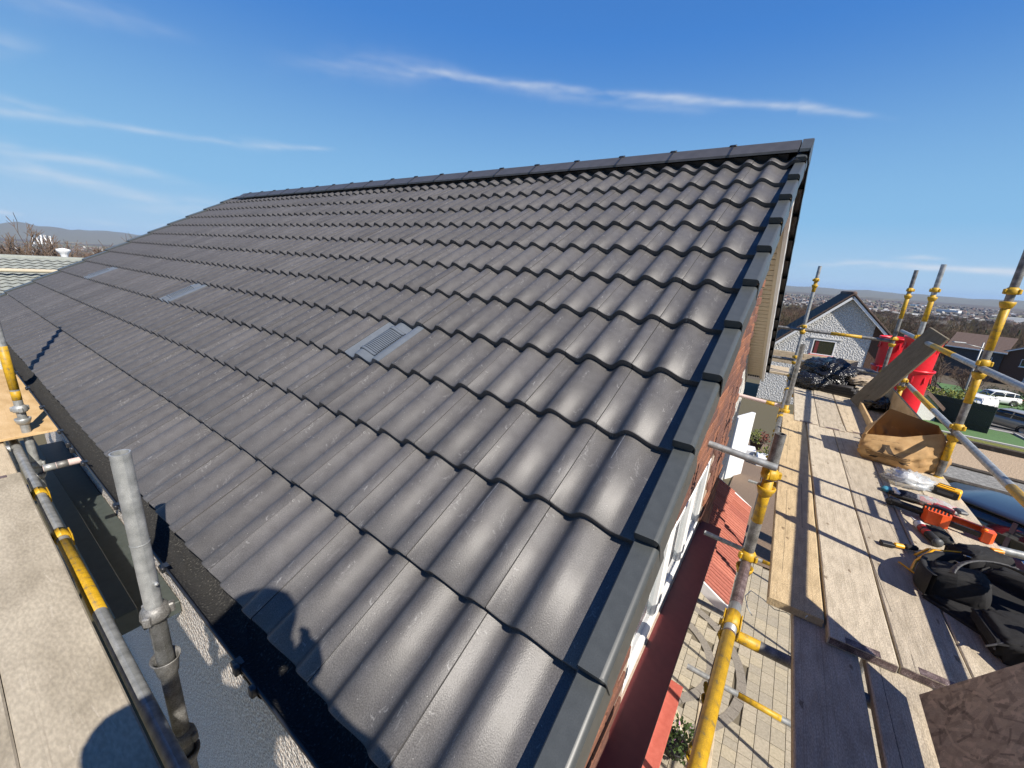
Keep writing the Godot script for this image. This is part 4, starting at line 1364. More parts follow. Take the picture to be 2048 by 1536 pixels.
	for x in [-1.28, -4.27, -7.3]:
		standard(e, x, 1.82, -4.6, 1.2, M.galv, [[0.5, 0.8, Y]], [0.35, -0.15, -0.65])
	for r in [[1.0, -1.28], [-1.28, -4.27], [-4.27, -7.3]]:
		var t := tube_part(e, "ledger", V(r[0], -0.69, 0.498), V(r[1] + 0.001, -0.69, 0.498), M.galv)
		if r[0] < 0.0 and r[0] > -2.0:
			band(t, 0.62, 1.32, Y)
			for d in [1.40, 2.02]:
				hook(e, V(r[0] - d, -0.69, 0.498), Y, Vector3.RIGHT)
		for yv in [0.35, -0.15]:
			tube_part(e, "guard_rail", V(r[0], yv, 1.82), V(r[1], yv, 1.82), M.galv)
	for x in [-0.9, -3.35, -4.15, -6.4]:
		tube_part(e, "transom", V(x, -0.655, 0.53), V(x, -0.655, 1.86), M.galv)
	var tie := tube_part(e, "wall_tie", V(-3.78, -0.72, 0.43), V(-3.78, -0.72, 0.0), M.pale_tube)
	band(tie, 0.0, 0.06, M.galv, TR + 0.0006)
	band(tie, 0.061, 0.12, M.steel, TR + 0.0007)

# ---------------------------------------------------------------- boards and sheets
func board(called: String, x0: float, x1: float, z0: float, z1: float, top: float, m: Material, label: String, group := "scaffold boards of the gable deck", tilt := 0.0, yaw := 0.0, thick := 0.038) -> MeshInstance3D:
	# local z is the length; ends bound with steel hoop
	var st := st_new()
	var w := absf(x1 - x0)
	var l := absf(z1 - z0)
	var n := 10
	var nz := FastNoiseLite.new()
	nz.seed = int(absf(x0 * 1000.0 + z0 * 77.0))
	nz.frequency = 0.9
	# slightly worn long edges
	var prev := []
	for k in n + 1:
		var zz := -l / 2 + l * k / n
		var a := nz.get_noise_2d(zz, 0.0) * 0.004
		var b := nz.get_noise_2d(zz, 9.0) * 0.004
		var c := nz.get_noise_2d(zz, 5.0) * 0.002
		var ring := [Vector3(-w / 2 + a, -thick, zz), Vector3(w / 2 + b, -thick, zz), Vector3(w / 2 + b, -0.004 + c, zz), Vector3(w / 2 - 0.005 + b, c, zz), Vector3(-w / 2 + 0.005 + a, c, zz), Vector3(-w / 2 + a, -0.004 + c, zz)]
		if k > 0:
			for j in 6:
				quad(st, prev[(j + 1) % 6], prev[j], ring[j], ring[(j + 1) % 6])
		if k == 0 or k == n:
			for j in range(1, 5):
				if k == 0:
					tri(st, ring[0], ring[j + 1], ring[j])
				else:
					tri(st, ring[0], ring[j], ring[j + 1])
		prev = ring
	var xf := Transform3D(Basis(Vector3.UP, yaw) * Basis(Vector3.RIGHT, tilt), V((x0 + x1) / 2, top, (z0 + z1) / 2))
	var o := lone(called, st, m, label, "board", group, xf)
	for e in [-1.0, 1.0]:
		var h := st_new()
		box(h, Vector3(0, -thick / 2 + 0.0003, e * (l / 2 + 0.0008)), Vector3(w * 0.96, thick * 0.8, 0.0016))
		box(h, Vector3(0, 0.0009, e * (l / 2 - 0.018)), Vector3(w * 0.5, 0.0014, 0.036))
		if m != M.ply:
			obj("hoop_iron", h, M.rusty, o)
	return o

func build_boards() -> void:
	var yw := 0.0155
	var B: Array = M.boards
	var xs := [0.372, 0.600, 0.832, 1.062, 1.29]
	var where := ["nearest the brick gable", "second from the brick gable", "third from the brick gable", "under the paper sack", "along the outer guard rails"]
	for k in 5:
		var z0 := -1.36 if k == 0 else (-1.26 - 0.012 * k)
		var z1 := -4.86 - 0.05 * float(k % 2)
		var zc := (z0 + z1) / 2
		var x := sx(xs[k], zc)
		board("scaffold_board", x, x + (0.217 if k == 0 else 0.226), z0, z1, DECK, M.ply if k == 0 else B[k % 3], "long pale scaffold board of the sunlit gable deck, " + where[k], "scaffold boards of the gable deck", 0.0, yw)
	var far := ["first of the far gable deck from the house, beside the inner tubes", "second of the far gable deck, in front of the black bag", "third of the far gable deck, running under the stacked tiles", "fourth of the far gable deck, under the foot of the leaning plank", "outermost of the far gable deck, beside the open box"]
	for k in 5:
		var z0 := -4.80 + 0.04 * float(k % 2)
		var z1 := -8.35
		var zc := (z0 + z1) / 2
		var x := sx(xs[k] + 0.004, zc)
		var o := board("scaffold_board", x, x + 0.222, z0 + 0.18, z1, DECK + 0.030, B[(k + 1) % 4], "scaffold board, " + far[k], "scaffold boards of the gable deck", 0.006, yw)
		o.position.y -= 0.012
	# near run in shade, one board thickness lower
	board("scaffold_board", 0.545, 0.772, -1.85, 2.0, DECK - 0.042, B[0], "weathered scaffold board in shade beside the paved drop", "scaffold boards of the gable deck", 0.0, 0.02)
	board("scaffold_board", 0.786, 1.010, -1.75, 2.0, DECK - 0.040, B[2], "weathered scaffold board in shade against the strand board sheet", "scaffold boards of the gable deck", 0.0, 0.012)
	board("scaffold_board", 1.02, 1.245, -1.7, 2.0, DECK - 0.041, B[0], "scaffold board hidden under the leaning strand board sheet", "scaffold boards of the gable deck", 0.0, 0.01)
	# strand board sheet leaning on the outer guard rails
	var st := st_new()
	box(st, Vector3.ZERO, Vector3(0.018, 1.22, 2.44), Basis.IDENTITY, 0.001)
	var ang := atan2(0.56, 0.92)
	var c := V(0.905, DECK, 0.06) + Vector3(sin(ang), cos(ang), 0) * 0.61
	lone("strand_board_sheet", st, M.osb, "large strand board sheet leaning against the outer guard rails in shade", "board", "", Transform3D(Basis(Vector3.BACK, -ang), c))
	# the boards of the run along the eaves: local z turned to x
	var rows := [[0.538, "beside the gutter"], [0.765, "second from the gutter"], [1.0, "third from the gutter"], [1.235, "fourth from the gutter"], [1.47, "outermost, along the far guard rail"]]
	for k in 5:
		var z: float = rows[k][0]
		var o := board("scaffold_board", -0.1125, 0.1125, -2.1, 2.1, DECK, M.dusty, "long dusty scaffold board of the eaves deck, " + rows[k][1], "scaffold boards of the eaves deck", 0.0, PI / 2)
		o.position = V(-3.48 + 2.1 + 0.03 * k, DECK, z + 0.1125)
	var o2 := board("scaffold_board", -0.1125, 0.1125, -0.75, 0.75, DECK, B[3], "short brown scaffold board between the dusty boards and the new plywood", "scaffold boards of the eaves deck", 0.0, PI / 2)
	o2.position = V(-4.12, DECK - 0.04, 0.66)
	st = st_new()
	box(st, Vector3.ZERO, Vector3(1.22, 0.018, 2.44), Basis.IDENTITY, 0.001)
	lone("plywood_sheet", st, M.ply_new, "new orange plywood sheet on the eaves deck below the gutter", "board", "", Transform3D(Basis(Vector3.UP, PI / 2 + 0.02), V(-5.42, DECK - 0.012, 0.78)))
	# toe board at the far end and the cross deck behind the house
	st = st_new()
	box(st, Vector3.ZERO, Vector3(0.035, 0.225, 1.9), Basis.IDENTITY, 0.003)
	lone("toe_board", st, B[3], "toe board on edge across the far end of the gable deck", "board", "", Transform3D(Basis(Vector3.UP, PI / 2), V(0.35, DECK + 0.15, -8.42)))
	for k in 3:
		st = st_new()
		box(st, Vector3.ZERO, Vector3(0.222, 0.038, 2.6), Basis.IDENTITY, 0.003)
		lone("scaffold_board", st, B[3], "pale board of the cross deck behind the house, " + ["nearest the rear eaves", "in the middle of the three", "farthest from the rear eaves"][k], "board", "boards of the rear cross deck", Transform3D(Basis(Vector3.UP, PI / 2), V(-0.95, DECK - 0.02, -7.62 - 0.235 * k)))

# ---------------------------------------------------------------- things on and beside the gable deck
# a lumpy closed shape: a sphere stretched and creased; the base is flattened onto the deck
func lump(size: Vector3, seed_: int, crease: float, nu := 34, nv := 20, freq := 2.2, boxy := 0.8) -> SurfaceTool:
	var n := FastNoiseLite.new()
	n.seed = seed_
	n.frequency = freq
	n.fractal_type = FastNoiseLite.FRACTAL_RIDGED
	n.fractal_octaves = 3
	var st := st_new(false)
	sheet(st, func(u: float, v: float) -> Vector3:
		var a := u * TAU
		var b := (v - 0.5) * PI
		var d := Vector3(cos(a) * cos(b), sin(b), -sin(a) * cos(b))
		var s := Vector3(signf(d.x) * pow(absf(d.x), boxy), signf(d.y) * pow(absf(d.y), minf(boxy + 0.1, 1.0)), signf(d.z) * pow(absf(d.z), boxy))
		var uu := fmod(u, 1.0) * TAU
		var k := 1.0 + crease * n.get_noise_3d(cos(uu) * cos(b), sin(b), sin(uu) * cos(b))
		var p := s * size * 0.5 * k
		p.y = maxf(p.y, -size.y * 0.42)
		return p, nu, nv)
	return st

func paper_image() -> Image:
	var size := Vector2i(1024, 256)
	var img := ramp_image(size, noise_bytes(size, 200, 0.02, 5), [[0.0, lin(0.36, 0.21, 0.085)], [0.5, lin(0.44, 0.27, 0.115)], [1.0, lin(0.51, 0.33, 0.15)]], noise_bytes(size, 201, 0.3, 2), 0.07)
	var ink := lin(0.035, 0.025, 0.018)
	# faint single line of small print near the top of the front
	var x := 40
	while x < 150:
		var w := rng.randi_range(2, 6)
		for i in w:
			for j in rng.randi_range(2, 4):
				img.set_pixel(x + i, 44 + j, img.get_pixel(x + i, 44 + j).lerp(ink, 0.6))
		x += w + rng.randi_range(1, 3)
	# emblem: a tall flared letter-like peak over three waves
	for py in range(70, 226):
		for px in range(10, 190):
			var fx := (px - 100) / 66.0
			var fy := (py - 74) / 138.0
			var on := false
			var leg := 0.10 + 0.85 * pow(clampf(fy, 0, 1), 1.7)
			var th := 0.16 + 0.12 * fy
			if fy >= 0.0 and fy <= 1.0:
				if absf(fx) < leg + th * 0.5 and absf(fx) > leg - th and not (fy > 0.55 and absf(fx) < leg - th):
					on = true
				if fy < 0.16 and absf(fx) < 0.2:
					on = true
			if fy > 0.52 and fy < 0.86:
				var wv := fposmod((fy + 0.022 * sin(fx * 7.5)) * 12.0, 1.0)
				if absf(fx) < 1.15:
					on = wv < 0.5 or (on and wv < 0.5)
			if on:
				img.set_pixel(px, py, img.get_pixel(px, py).lerp(ink, 0.86))
	img.generate_mipmaps()
	return img

func build_site_things() -> void:
	var st: SurfaceTool
	# ---- brown paper sack, mouth open, crumpled
	var n := FastNoiseLite.new()
	n.seed = 31
	n.frequency = 3.4
	n.fractal_type = FastNoiseLite.FRACTAL_RIDGED
	n.fractal_octaves = 3
	var foot := [Vector3(0.985, DECK, -3.86), Vector3(1.30, DECK, -3.80), Vector3(1.51, DECK, -3.92), Vector3(1.50, DECK, -4.28), Vector3(1.02, DECK, -4.30), Vector3(0.985, DECK, -3.86)]
	var rim := [Vector3(0.935, -0.355, -3.80), Vector3(1.19, -0.325, -3.83), Vector3(1.43, -0.235, -3.87), Vector3(1.47, -0.25, -4.22), Vector3(1.10, -0.165, -4.16), Vector3(0.935, -0.355, -3.80)]
	var run := [0.0, 0.17, 0.30, 0.5, 0.78, 1.0]
	var wall := func(u: float, v: float, inset: float) -> Vector3:
		var k := 0
		while k < 4 and u > run[k + 1]:
			k += 1
		var t := clampf((u - run[k]) / (run[k + 1] - run[k]), 0, 1)
		var a: Vector3 = foot[k].lerp(foot[k + 1], t)
		var b: Vector3 = rim[k].lerp(rim[k + 1], t)
		var p := a.lerp(b, v)
		var mid := Vector3(1.24, p.y, -4.06)
		var nn := n.get_noise_3d(p.x * 2.2, p.y * 2.2, p.z * 2.2) * 0.04 * sin(clampf(v * 1.05 + 0.1, 0, 1) * PI) + 0.03 * sin(v * PI) - 0.012 * v
		var outw := (p - mid).normalized()
		p += outw * (nn - inset)
		p.y += GY
		return p
	st = st_new(false)
	sheet(st, func(u: float, v: float) -> Vector3: return wall.call(u, v, 0.0), 90, 16)
	var pm := StandardMaterial3D.new()
	var pimg := paper_image()
	pimg.flip_y()
	pm.albedo_texture = tex(pimg)
	pm.roughness = 0.82
	var sack := thing("paper_sack", "crumpled open brown paper sack with a dark wave emblem", "sack")
	obj("outside", st, pm, sack)
	st = st_new(false)
	sheet(st, func(u: float, v: float) -> Vector3: return wall.call(u, v, 0.0025), 90, 12, true)
	var inner := flatm(lin(0.40, 0.245, 0.105), 0.85)
	obj("lining", st, inner, sack)
	st = st_new()
	extrude(st, PackedVector2Array([Vector2(1.0, 3.87), Vector2(1.30, 3.82), Vector2(1.5, 3.93), Vector2(1.49, 4.27), Vector2(1.03, 4.29)]), 0.004, V(0, DECK + 0.005, 0), Basis(Vector3.RIGHT, Vector3(0, 0, -1), Vector3.UP))
	obj("bottom", st, inner, sack)
	# ---- black rubble bag and what lies round it
	st = lump(Vector3(0.52, 0.40, 0.78), 5, 0.34, 44, 26, 1.5)
	lone("rubble_bag", st, M.bag_black, "glossy black rubble bag slumped at the far end of the deck", "bag", "", Transform3D(Basis(Vector3.UP, 0.35) * Basis(Vector3.BACK, 0.12), V(0.82, DECK + 0.19, -7.0)))
	st = lump(Vector3(0.40, 0.2, 0.42), 9, 0.4, 36, 20, 1.7)
	lone("rubble_bag", st, M.bag_black, "flat tied black bag against the inner tubes beside the slumped one", "bag", "", Transform3D(Basis(Vector3.UP, 0.9), V(0.62, DECK + 0.11, -6.6)))
	st = lump(Vector3(0.30, 0.14, 0.42), 15, 0.35, 30, 16, 1.9)
	lone("rubble_bag", st, M.bag_black, "small black bag tucked inside the open timber box under the plank", "bag", "", Transform3D(Basis(Vector3.UP, 0.2), V(1.30, DECK + 0.11, -5.95)))
	var loose := tile_mesh(0.42)
	var dark := tinted(M.tiles[0], Color(0.5, 0.48, 0.46))
	for k in 7:
		var p := V(1.22 - 0.035 * k, DECK + 0.075 + 0.026 * float(k % 4), -6.42 - 0.05 * float(k))
		lone("loose_roof_tile", loose, dark, "dark wavy roof tile in the pile in front of the black bag", "tile", "loose tiles piled on the deck", Transform3D(Basis(Vector3.UP, 1.25 + 0.03 * k) * Basis(Vector3.RIGHT, 0.05), p))
	st = lump(Vector3(0.46, 0.26, 0.2), 21, 0.2, 30, 18, 1.4)
	lone("tool_bag", st, M.navy, "dark navy cloth bag standing behind the pile of tiles", "bag", "", Transform3D(Basis(Vector3.UP, -0.3), V(1.26, DECK + 0.14, -7.55)))
	st = lump(Vector3(0.34, 0.12, 0.26), 27, 0.42, 34, 18, 2.0)
	lone("folded_sacking", st, M.sacking, "folded beige sacking lying on the pile of tiles", "cloth", "", Transform3D(Basis(Vector3.UP, 0.5), V(1.20, DECK + 0.21, -6.75)))
	st = lump(Vector3(0.20, 0.07, 0.16), 33, 0.3, 24, 14, 2.0)
	lone("black_glove", st, M.cloth_black, "black work glove dropped in the open timber box behind the sack", "glove", "", Transform3D(Basis(Vector3.UP, 0.4), V(1.26, DECK + 0.055, -4.75)))
	# ---- open timber box along the outer edge
	var bx := thing("timber_box", "open shallow timber box under the leaning grey plank", "box", V(1.27, DECK, -5.3))
	var boxparts := [["floor", Vector3(0, 0.012, 0), Vector3(0.27, 0.018, 1.8)], ["side", Vector3(0.13, 0.16, 0), Vector3(0.022, 0.30, 1.8)], ["side", Vector3(-0.13, 0.055, 0), Vector3(0.022, 0.085, 1.8)], ["end", Vector3(0, 0.1, 0.889), Vector3(0.236, 0.17, 0.02)], ["end", Vector3(0, 0.1, -0.889), Vector3(0.236, 0.17, 0.02)]]
	for b in boxparts:
		st = st_new()
		box(st, Vector3.ZERO, b[2], Basis.IDENTITY, 0.002)
		obj(b[0], st, M.ply_new if b[0] == "side" else M.ply, bx, Transform3D(Basis.IDENTITY, b[1]))
	# ---- plank leaning on the guard rail
	var a := V(1.115, DECK + 0.03, -5.86)
	var c := V(1.56, 0.455, -5.62)
	var d := (c - a).normalized()
	var side := d.cross(Vector3(-0.62, 0.25, 0.75)).normalized()
	var nrm := side.cross(d)
	st = st_new()
	box(st, Vector3.ZERO, Vector3(0.226, 0.04, a.distance_to(c)), Basis.IDENTITY, 0.004)
	lone("leaning_plank", st, M.board_grey, "short grey plank leaning up across the red chute", "plank", "", Transform3D(Basis(side, nrm, d), (a + c) / 2))
	# ---- red rubble chutes hung outside
	chute(V(1.93, 0.10, -8.0), [-0.12, 0.36, 1.22, 2.08, 2.94], 0.225, "red plastic rubble chute nearer the camera, hung by a chain outside the guard rails")
	chute(V(1.74, 0.085, -8.75), [-0.04, 0.46, 1.32, 2.18, 3.04], 0.215, "red plastic rubble chute with a fluted hopper beside the neighbouring gable")
	# ---- ladder outside the scaffold, out of the picture, whose shadow falls across the deck
	var lad := thing("ladder", "aluminium ladder leaning on the outside of the gable scaffold", "ladder")
	var foot_x := 2.95
	var top_x := 1.24
	for z in [-2.43, -2.74]:
		st = st_new()
		var p0 := V(foot_x, -4.6, z)
		var p1 := V(top_x, 1.35, z)
		box(st, Vector3.ZERO, Vector3(0.065, p0.distance_to(p1), 0.026), Basis.IDENTITY, 0.004)
		var fb := Basis((Vector3(p1.y - p0.y, -(p1.x - p0.x), 0)).normalized(), (p1 - p0).normalized(), Vector3.BACK)
		obj("stile", st, M.galv, lad, Transform3D(fb, (p0 + p1) / 2))
	st = st_new(false)
	rod(st, Vector3.ZERO, Vector3(0, 0.29, 0), 0.017, 0.017, 10)
	var rung := done(st)
	for k in 23:
		var t := 0.04 + k * 0.0415
		obj("rung", rung, M.galv, lad, Transform3D(Basis(Vector3.RIGHT, -PI / 2), V(lerpf(foot_x, top_x, t), lerpf(-4.6, 1.35, t), -2.44)))
	# ---- twine trailing off the end of the pale board
	st = st_new(false)
	cord(st, [V(0.565, -0.60, -1.36), V(0.545, -0.66, -1.37), V(0.50, -0.675, -1.42), V(0.45, -0.68, -1.41), V(0.40, -0.68, -1.45), V(0.345, -0.69, -1.49), V(0.325, -0.70, -1.44), V(0.345, -0.72, -1.39), V(0.37, -0.73, -1.36)], 0.0022, 5)
	lone("twine", st, M.twine, "pale blue twine trailing off the end of the pale board", "twine")
	# ---- at the foot of the wall
	var gb := board("scaffold_board", 0.34, 0.56, -2.2, -4.35, -4.552, M.boards[3], "pinkish sole board lying on the paving below the yellow ledger", "boards lying on the paving")
	gb.rotation.y = 0.06
	gb = board("scaffold_board", 0.10, 0.30, -3.3, -3.95, -4.55, M.boards[3], "short board lying on the dark paving band below the window", "boards lying on the paving")
	gb.rotation.y = 0.7
	plant("potted_plant", V(0.14, -4.58, -3.42), 0.20, 0.28, "dark leafy plant with pink flowers at the foot of the wall", true)
	plant("potted_plant", V(0.05, land(0.05, -17.6), -17.6), 0.34, 0.7, "large potted shrub with reddish tips on the far path", false)
	plant("potted_plant", V(0.52, land(0.5, -15.6), -15.6), 0.30, 0.5, "pale green plant in a white planter on the far path", false)
	for p in [[-0.15, -15.9, 0.5], [0.45, -15.3, 0.55]]:
		st = st_new()
		box(st, Vector3.ZERO, Vector3(p[2], 0.4, 0.5), Basis.IDENTITY, 0.02)
		lone("planter", st, M.white, "white trough planter on the path, " + ("nearer the harled wall" if p[0] < 0 else "under the pale green plant"), "planter", "white planters", Transform3D(Basis(Vector3.UP, 0.15), V(p[0], land(p[0], p[1]) + 0.22, p[1])))
	st = st_new()
	box(st, Vector3.ZERO, Vector3(1.0, 2.1, 0.12), Basis.IDENTITY, 0.01)
	lone("garden_gate", st, M.white, "white panelled gate beyond the rear corner of the house", "gate", "", Transform3D(Basis(Vector3.UP, 1.2), V(-0.35, land(-0.35, -13.0) + 1.05, -13.0)))

func chute(at: Vector3, tops: Array, r: float, label: String) -> void:
	var t := thing("rubble_chute", label, "chute", at, 0.0, "rubble chutes")
	for k in tops.size():
		var st := st_new(false)
		var h := 1.02 if k > 0 else 0.62
		var rt := r
		var rb := r * 0.84
		var nf := 24
		# fluted upper part narrowing into a smooth bucket, with a rolled rim
		lathe(st, [Vector2(rb, -h), Vector2(rb + 0.012, -h * 0.55), Vector2(rt - 0.02, -0.13), Vector2(rt, -0.05), Vector2(rt + 0.004, -0.035), Vector2(rt + 0.016, -0.03), Vector2(rt + 0.018, 0.0), Vector2(rt + 0.004, 0.004), Vector2(rt - 0.008, -0.03), Vector2(rt - 0.03, -0.14), Vector2(rb, -h * 0.55), Vector2(rb - 0.01, -h)], nf)
		st.set_smooth_group(-1)
		for j in 9:
			var a := TAU * j / 9.0
			var o := Vector3(cos(a), 0, sin(a))
			box(st, o * (rt - 0.012) + Vector3(0, -0.12, 0), Vector3(0.014, 0.15, 0.022), Basis(Vector3.UP, -a) * Basis(Vector3.BACK, 0.12), 0.004)
		var s := obj("segment", st, M.red_plastic, t, Transform3D(Basis(Vector3.UP, k * 1.1), Vector3(0, -float(tops[k]), 0)))
		if k > 0:
			var ch := st_new(false)
			var y := -0.02
			var i := 0
			while y > -0.86:
				var b := Basis(Vector3.UP, 0.0 if i % 2 == 0 else PI / 2)
				for sd in [-1.0, 1.0]:
					rod(ch, Vector3(0, y, 0) + b * Vector3(0.008 * sd, -0.002, 0), Vector3(0, y, 0) + b * Vector3(0.008 * sd, -0.028, 0), 0.0032, 0.0032, 5)
				rod(ch, Vector3(0, y, 0) + b * Vector3(-0.008, 0, 0), Vector3(0, y, 0) + b * Vector3(0.008, 0, 0), 0.0032, 0.0032, 5)
				rod(ch, Vector3(0, y, 0) + b * Vector3(-0.008, -0.03, 0), Vector3(0, y, 0) + b * Vector3(0.008, -0.03, 0), 0.0032, 0.0032, 5)
				y -= 0.026
				i += 1
			obj("chain", ch, M.chrome, s, Transform3D(Basis(Vector3.UP, -k * 1.1), Vector3(-0.14, 0.02, 0.175).rotated(Vector3.UP, -k * 1.1)))

func plant(called: String, at: Vector3, r: float, h: float, label: String, flowers: bool) -> void:
	var t := thing(called, label, "plant", at, 0.0, "potted plants")
	var st := st_new(false)
	lathe(st, [Vector2(0, 0), Vector2(r * 0.5, 0), Vector2(r * 0.7, h * 0.5), Vector2(r * 0.76, h * 0.5), Vector2(r * 0.76, h * 0.56), Vector2(r * 0.66, h * 0.56), Vector2(r * 0.6, h * 0.48), Vector2(0, h * 0.48)], 18)
	obj("pot", st, M.rubber if flowers else M.dark_stone, t)
	var q := RandomNumberGenerator.new()
	q.seed = int(absf(at.z) * 100.0)
	st = st_new()
	for k in 420:
		var d := Vector3(q.randfn(), absf(q.randfn()) * 0.9, q.randfn()).normalized() * pow(q.randf(), 0.4)
		var p := Vector3(d.x * r * 1.25, h * 0.55 + d.y * r * 1.4, d.z * r * 1.25)
		var out := (d + Vector3(q.randfn(), q.randfn() + 0.5, q.randfn()) * 0.5).normalized()
		var sd := out.cross(Vector3(q.randfn(), q.randfn(), q.randfn())).normalized()
		var l := r * q.randf_range(0.16, 0.34)
		var g := q.randf_range(0.6, 1.3)
		var c := Color(0.05 * g, 0.085 * g, 0.02 * g) if flowers else Color(0.14 * g, 0.16 * g, 0.035 * g)
		if not flowers and d.x > 0.2 and at.z < -16.5:
			c = Color(0.2 * g, 0.06 * g, 0.04 * g)
		if flowers and k % 23 == 0:
			c = Color(0.55, 0.2, 0.45)
		if flowers and k % 37 == 0:
			c = Color(0.75, 0.72, 0.6)
		st.set_color(c)
		quad(st, p, p + out * l * 0.5 + sd * l * 0.28, p + out * l, p + out * l * 0.5 - sd * l * 0.28)
	obj("foliage", st, M.leaf, t)

# ---------------------------------------------------------------- tools lying on the deck
func build_tools() -> void:
	var st: SurfaceTool
	var D := DECK + 0.002
	# ---- orange nail gun on its side: local x runs along it, y up, z across; outline drawn in x-z
	var lay := Basis(Vector3.RIGHT, Vector3(0, 0, -1), Vector3.UP)    # polygon xy -> x and -z, extruded upwards
	var gun := thing("nail_gun", "orange and black cordless nail gun lying on the deck by the tool belt", "nail gun", V(1.26, D, -2.86), -0.18)
	st = st_new()
	extrude(st, PackedVector2Array([Vector2(-0.045, -0.075), Vector2(0.02, -0.085), Vector2(0.06, -0.07), Vector2(0.062, -0.035), Vector2(0.045, 0.0), Vector2(0.03, 0.045), Vector2(-0.02, 0.062), Vector2(-0.055, 0.045), Vector2(-0.065, -0.03)]), 0.085, Vector3(0, 0.004, 0), lay)
	var body := obj("body", st, M.orange, gun)
	st = st_new()
	for k in 7:
		box(st, Vector3(-0.05 + 0.0165 * k, 0.091, 0.035), Vector3(0.0065, 0.006, 0.062), Basis(Vector3.UP, -0.12), 0.001)
	obj("vent_slot", st, M.rubber, body)
	st = st_new()
	extrude(st, PackedVector2Array([Vector2(-0.02, 0.012), Vector2(0.05, 0.005), Vector2(0.075, 0.035), Vector2(0.035, 0.072), Vector2(-0.025, 0.066)]), 0.096, Vector3(0, 0.004, 0), lay)
	obj("motor_cover", st, M.tool_red, gun)
	st = st_new()
	box(st, Vector3(-0.005, 0.096, -0.042), Vector3(0.014, 0.012, 0.012), Basis.IDENTITY, 0.002)
	obj("switch", st, M.tool_grey, gun)
	st = st_new()
	extrude(st, PackedVector2Array([Vector2(-0.07, 0.0), Vector2(0.0, 0.015), Vector2(0.06, -0.012), Vector2(0.058, -0.022), Vector2(0.0, 0.002), Vector2(-0.066, -0.012)]), 0.098, Vector3(0, 0.002, 0), lay)
	obj("rubber_guard", st, M.rubber, gun)
	st = st_new()
	extrude(st, PackedVector2Array([Vector2(0.05, 0.028), Vector2(0.07, 0.045), Vector2(0.205, 0.02), Vector2(0.225, -0.01), Vector2(0.21, -0.012), Vector2(0.195, 0.002), Vector2(0.07, 0.022)]), 0.055, Vector3(0, 0.012, 0), lay)
	obj("handle", st, M.orange, gun)
	st = st_new()
	extrude(st, PackedVector2Array([Vector2(0.05, -0.045), Vector2(0.21, -0.068), Vector2(0.215, -0.052), Vector2(0.06, -0.024)]), 0.03, Vector3(0, 0.02, 0), lay)
	obj("magazine", st, M.rubber, gun)
	st = st_new()
	extrude(st, PackedVector2Array([Vector2(0.2, 0.012), Vector2(0.238, 0.0), Vector2(0.252, -0.06), Vector2(0.235, -0.085), Vector2(0.2, -0.08), Vector2(0.192, -0.05), Vector2(0.212, -0.04)]), 0.07, Vector3(0, 0.004, 0), lay)
	obj("foot", st, M.orange, gun)
	st = st_new(false)
	rod(st, Vector3(0.205, 0.075, 0.062), Vector3(0.205, 0.082, 0.062), 0.011, 0.011, 14)
	obj("dial", st, M.tool_amber, gun)
	st = st_new()
	box(st, Vector3(-0.14, 0.035, -0.012), Vector3(0.16, 0.045, 0.032), Basis(Vector3.UP, -0.1), 0.008)
	box(st, Vector3(-0.22, 0.03, -0.028), Vector3(0.05, 0.05, 0.05), Basis(Vector3.UP, -0.3), 0.014)
	box(st, Vector3(-0.14, 0.05, 0.02), Vector3(0.17, 0.018, 0.012), Basis(Vector3.UP, -0.12), 0.004)
	obj("nose", st, M.rubber, gun)
	st = st_new()
	box(st, Vector3(-0.205, 0.05, -0.04), Vector3(0.06, 0.014, 0.02), Basis(Vector3.UP, -0.3), 0.004)
	obj("nose_plate", st, M.tool_grey, gun)
	# ---- battery pack
	var bat := thing("battery_pack", "yellow and black battery pack at the outer edge of the deck", "battery", V(1.43, D, -3.42), -0.35)
	st = st_new()
	box(st, Vector3(0, 0.028, 0), Vector3(0.135, 0.052, 0.078), Basis.IDENTITY, 0.006)
	obj("case", st, M.rubber, bat)
	st = st_new()
	box(st, Vector3(0.004, 0.062, 0), Vector3(0.128, 0.018, 0.07), Basis.IDENTITY, 0.006)
	box(st, Vector3(0.058, 0.035, 0.0), Vector3(0.026, 0.06, 0.072), Basis.IDENTITY, 0.006)
	obj("cover", st, M.tool_yellow, bat)
	st = st_new()
	for k in 2:
		box(st, Vector3(-0.01, 0.072, -0.022 + 0.044 * k), Vector3(0.09, 0.006, 0.007), Basis.IDENTITY, 0.001)
	obj("rail", st, M.rubber, bat)
	st = st_new()
	box(st, Vector3(-0.004, 0.03, 0.0398), Vector3(0.085, 0.02, 0.0015))
	obj("print_panel", st, M.tool_grey, bat)
	# ---- work gloves laid end to end
	var gl := thing("work_gloves", "pair of grey and red work gloves with dark cuffs beside the battery pack", "gloves", V(1.26, D, -3.13), -0.1)
	st = lump(Vector3(0.20, 0.055, 0.105), 41, 0.16, 30, 16, 1.6)
	obj("palm", st, M.glove_grey, gl, Transform3D(Basis.IDENTITY, Vector3(0.03, 0.027, 0)))
	st = lump(Vector3(0.13, 0.05, 0.1), 43, 0.12, 26, 14, 1.5)
	obj("cuff", st, M.navy, gl, Transform3D(Basis.IDENTITY, Vector3(-0.09, 0.026, 0.0)))
	for k in 4:
		st = st_new(false)
		rod(st, Vector3(0.10, 0.018, -0.04 + 0.026 * k), Vector3(0.185 - 0.012 * absf(k - 1.4), 0.016, -0.05 + 0.032 * k), 0.0125, 0.010, 10)
		obj("finger", st, M.glove_grey if k != 1 else M.navy, gl)
	st = st_new(false)
	rod(st, Vector3(0.04, 0.02, 0.05), Vector3(0.10, 0.018, 0.075), 0.0135, 0.0105, 10)
	obj("thumb", st, M.glove_grey, gl)
	st = st_new()
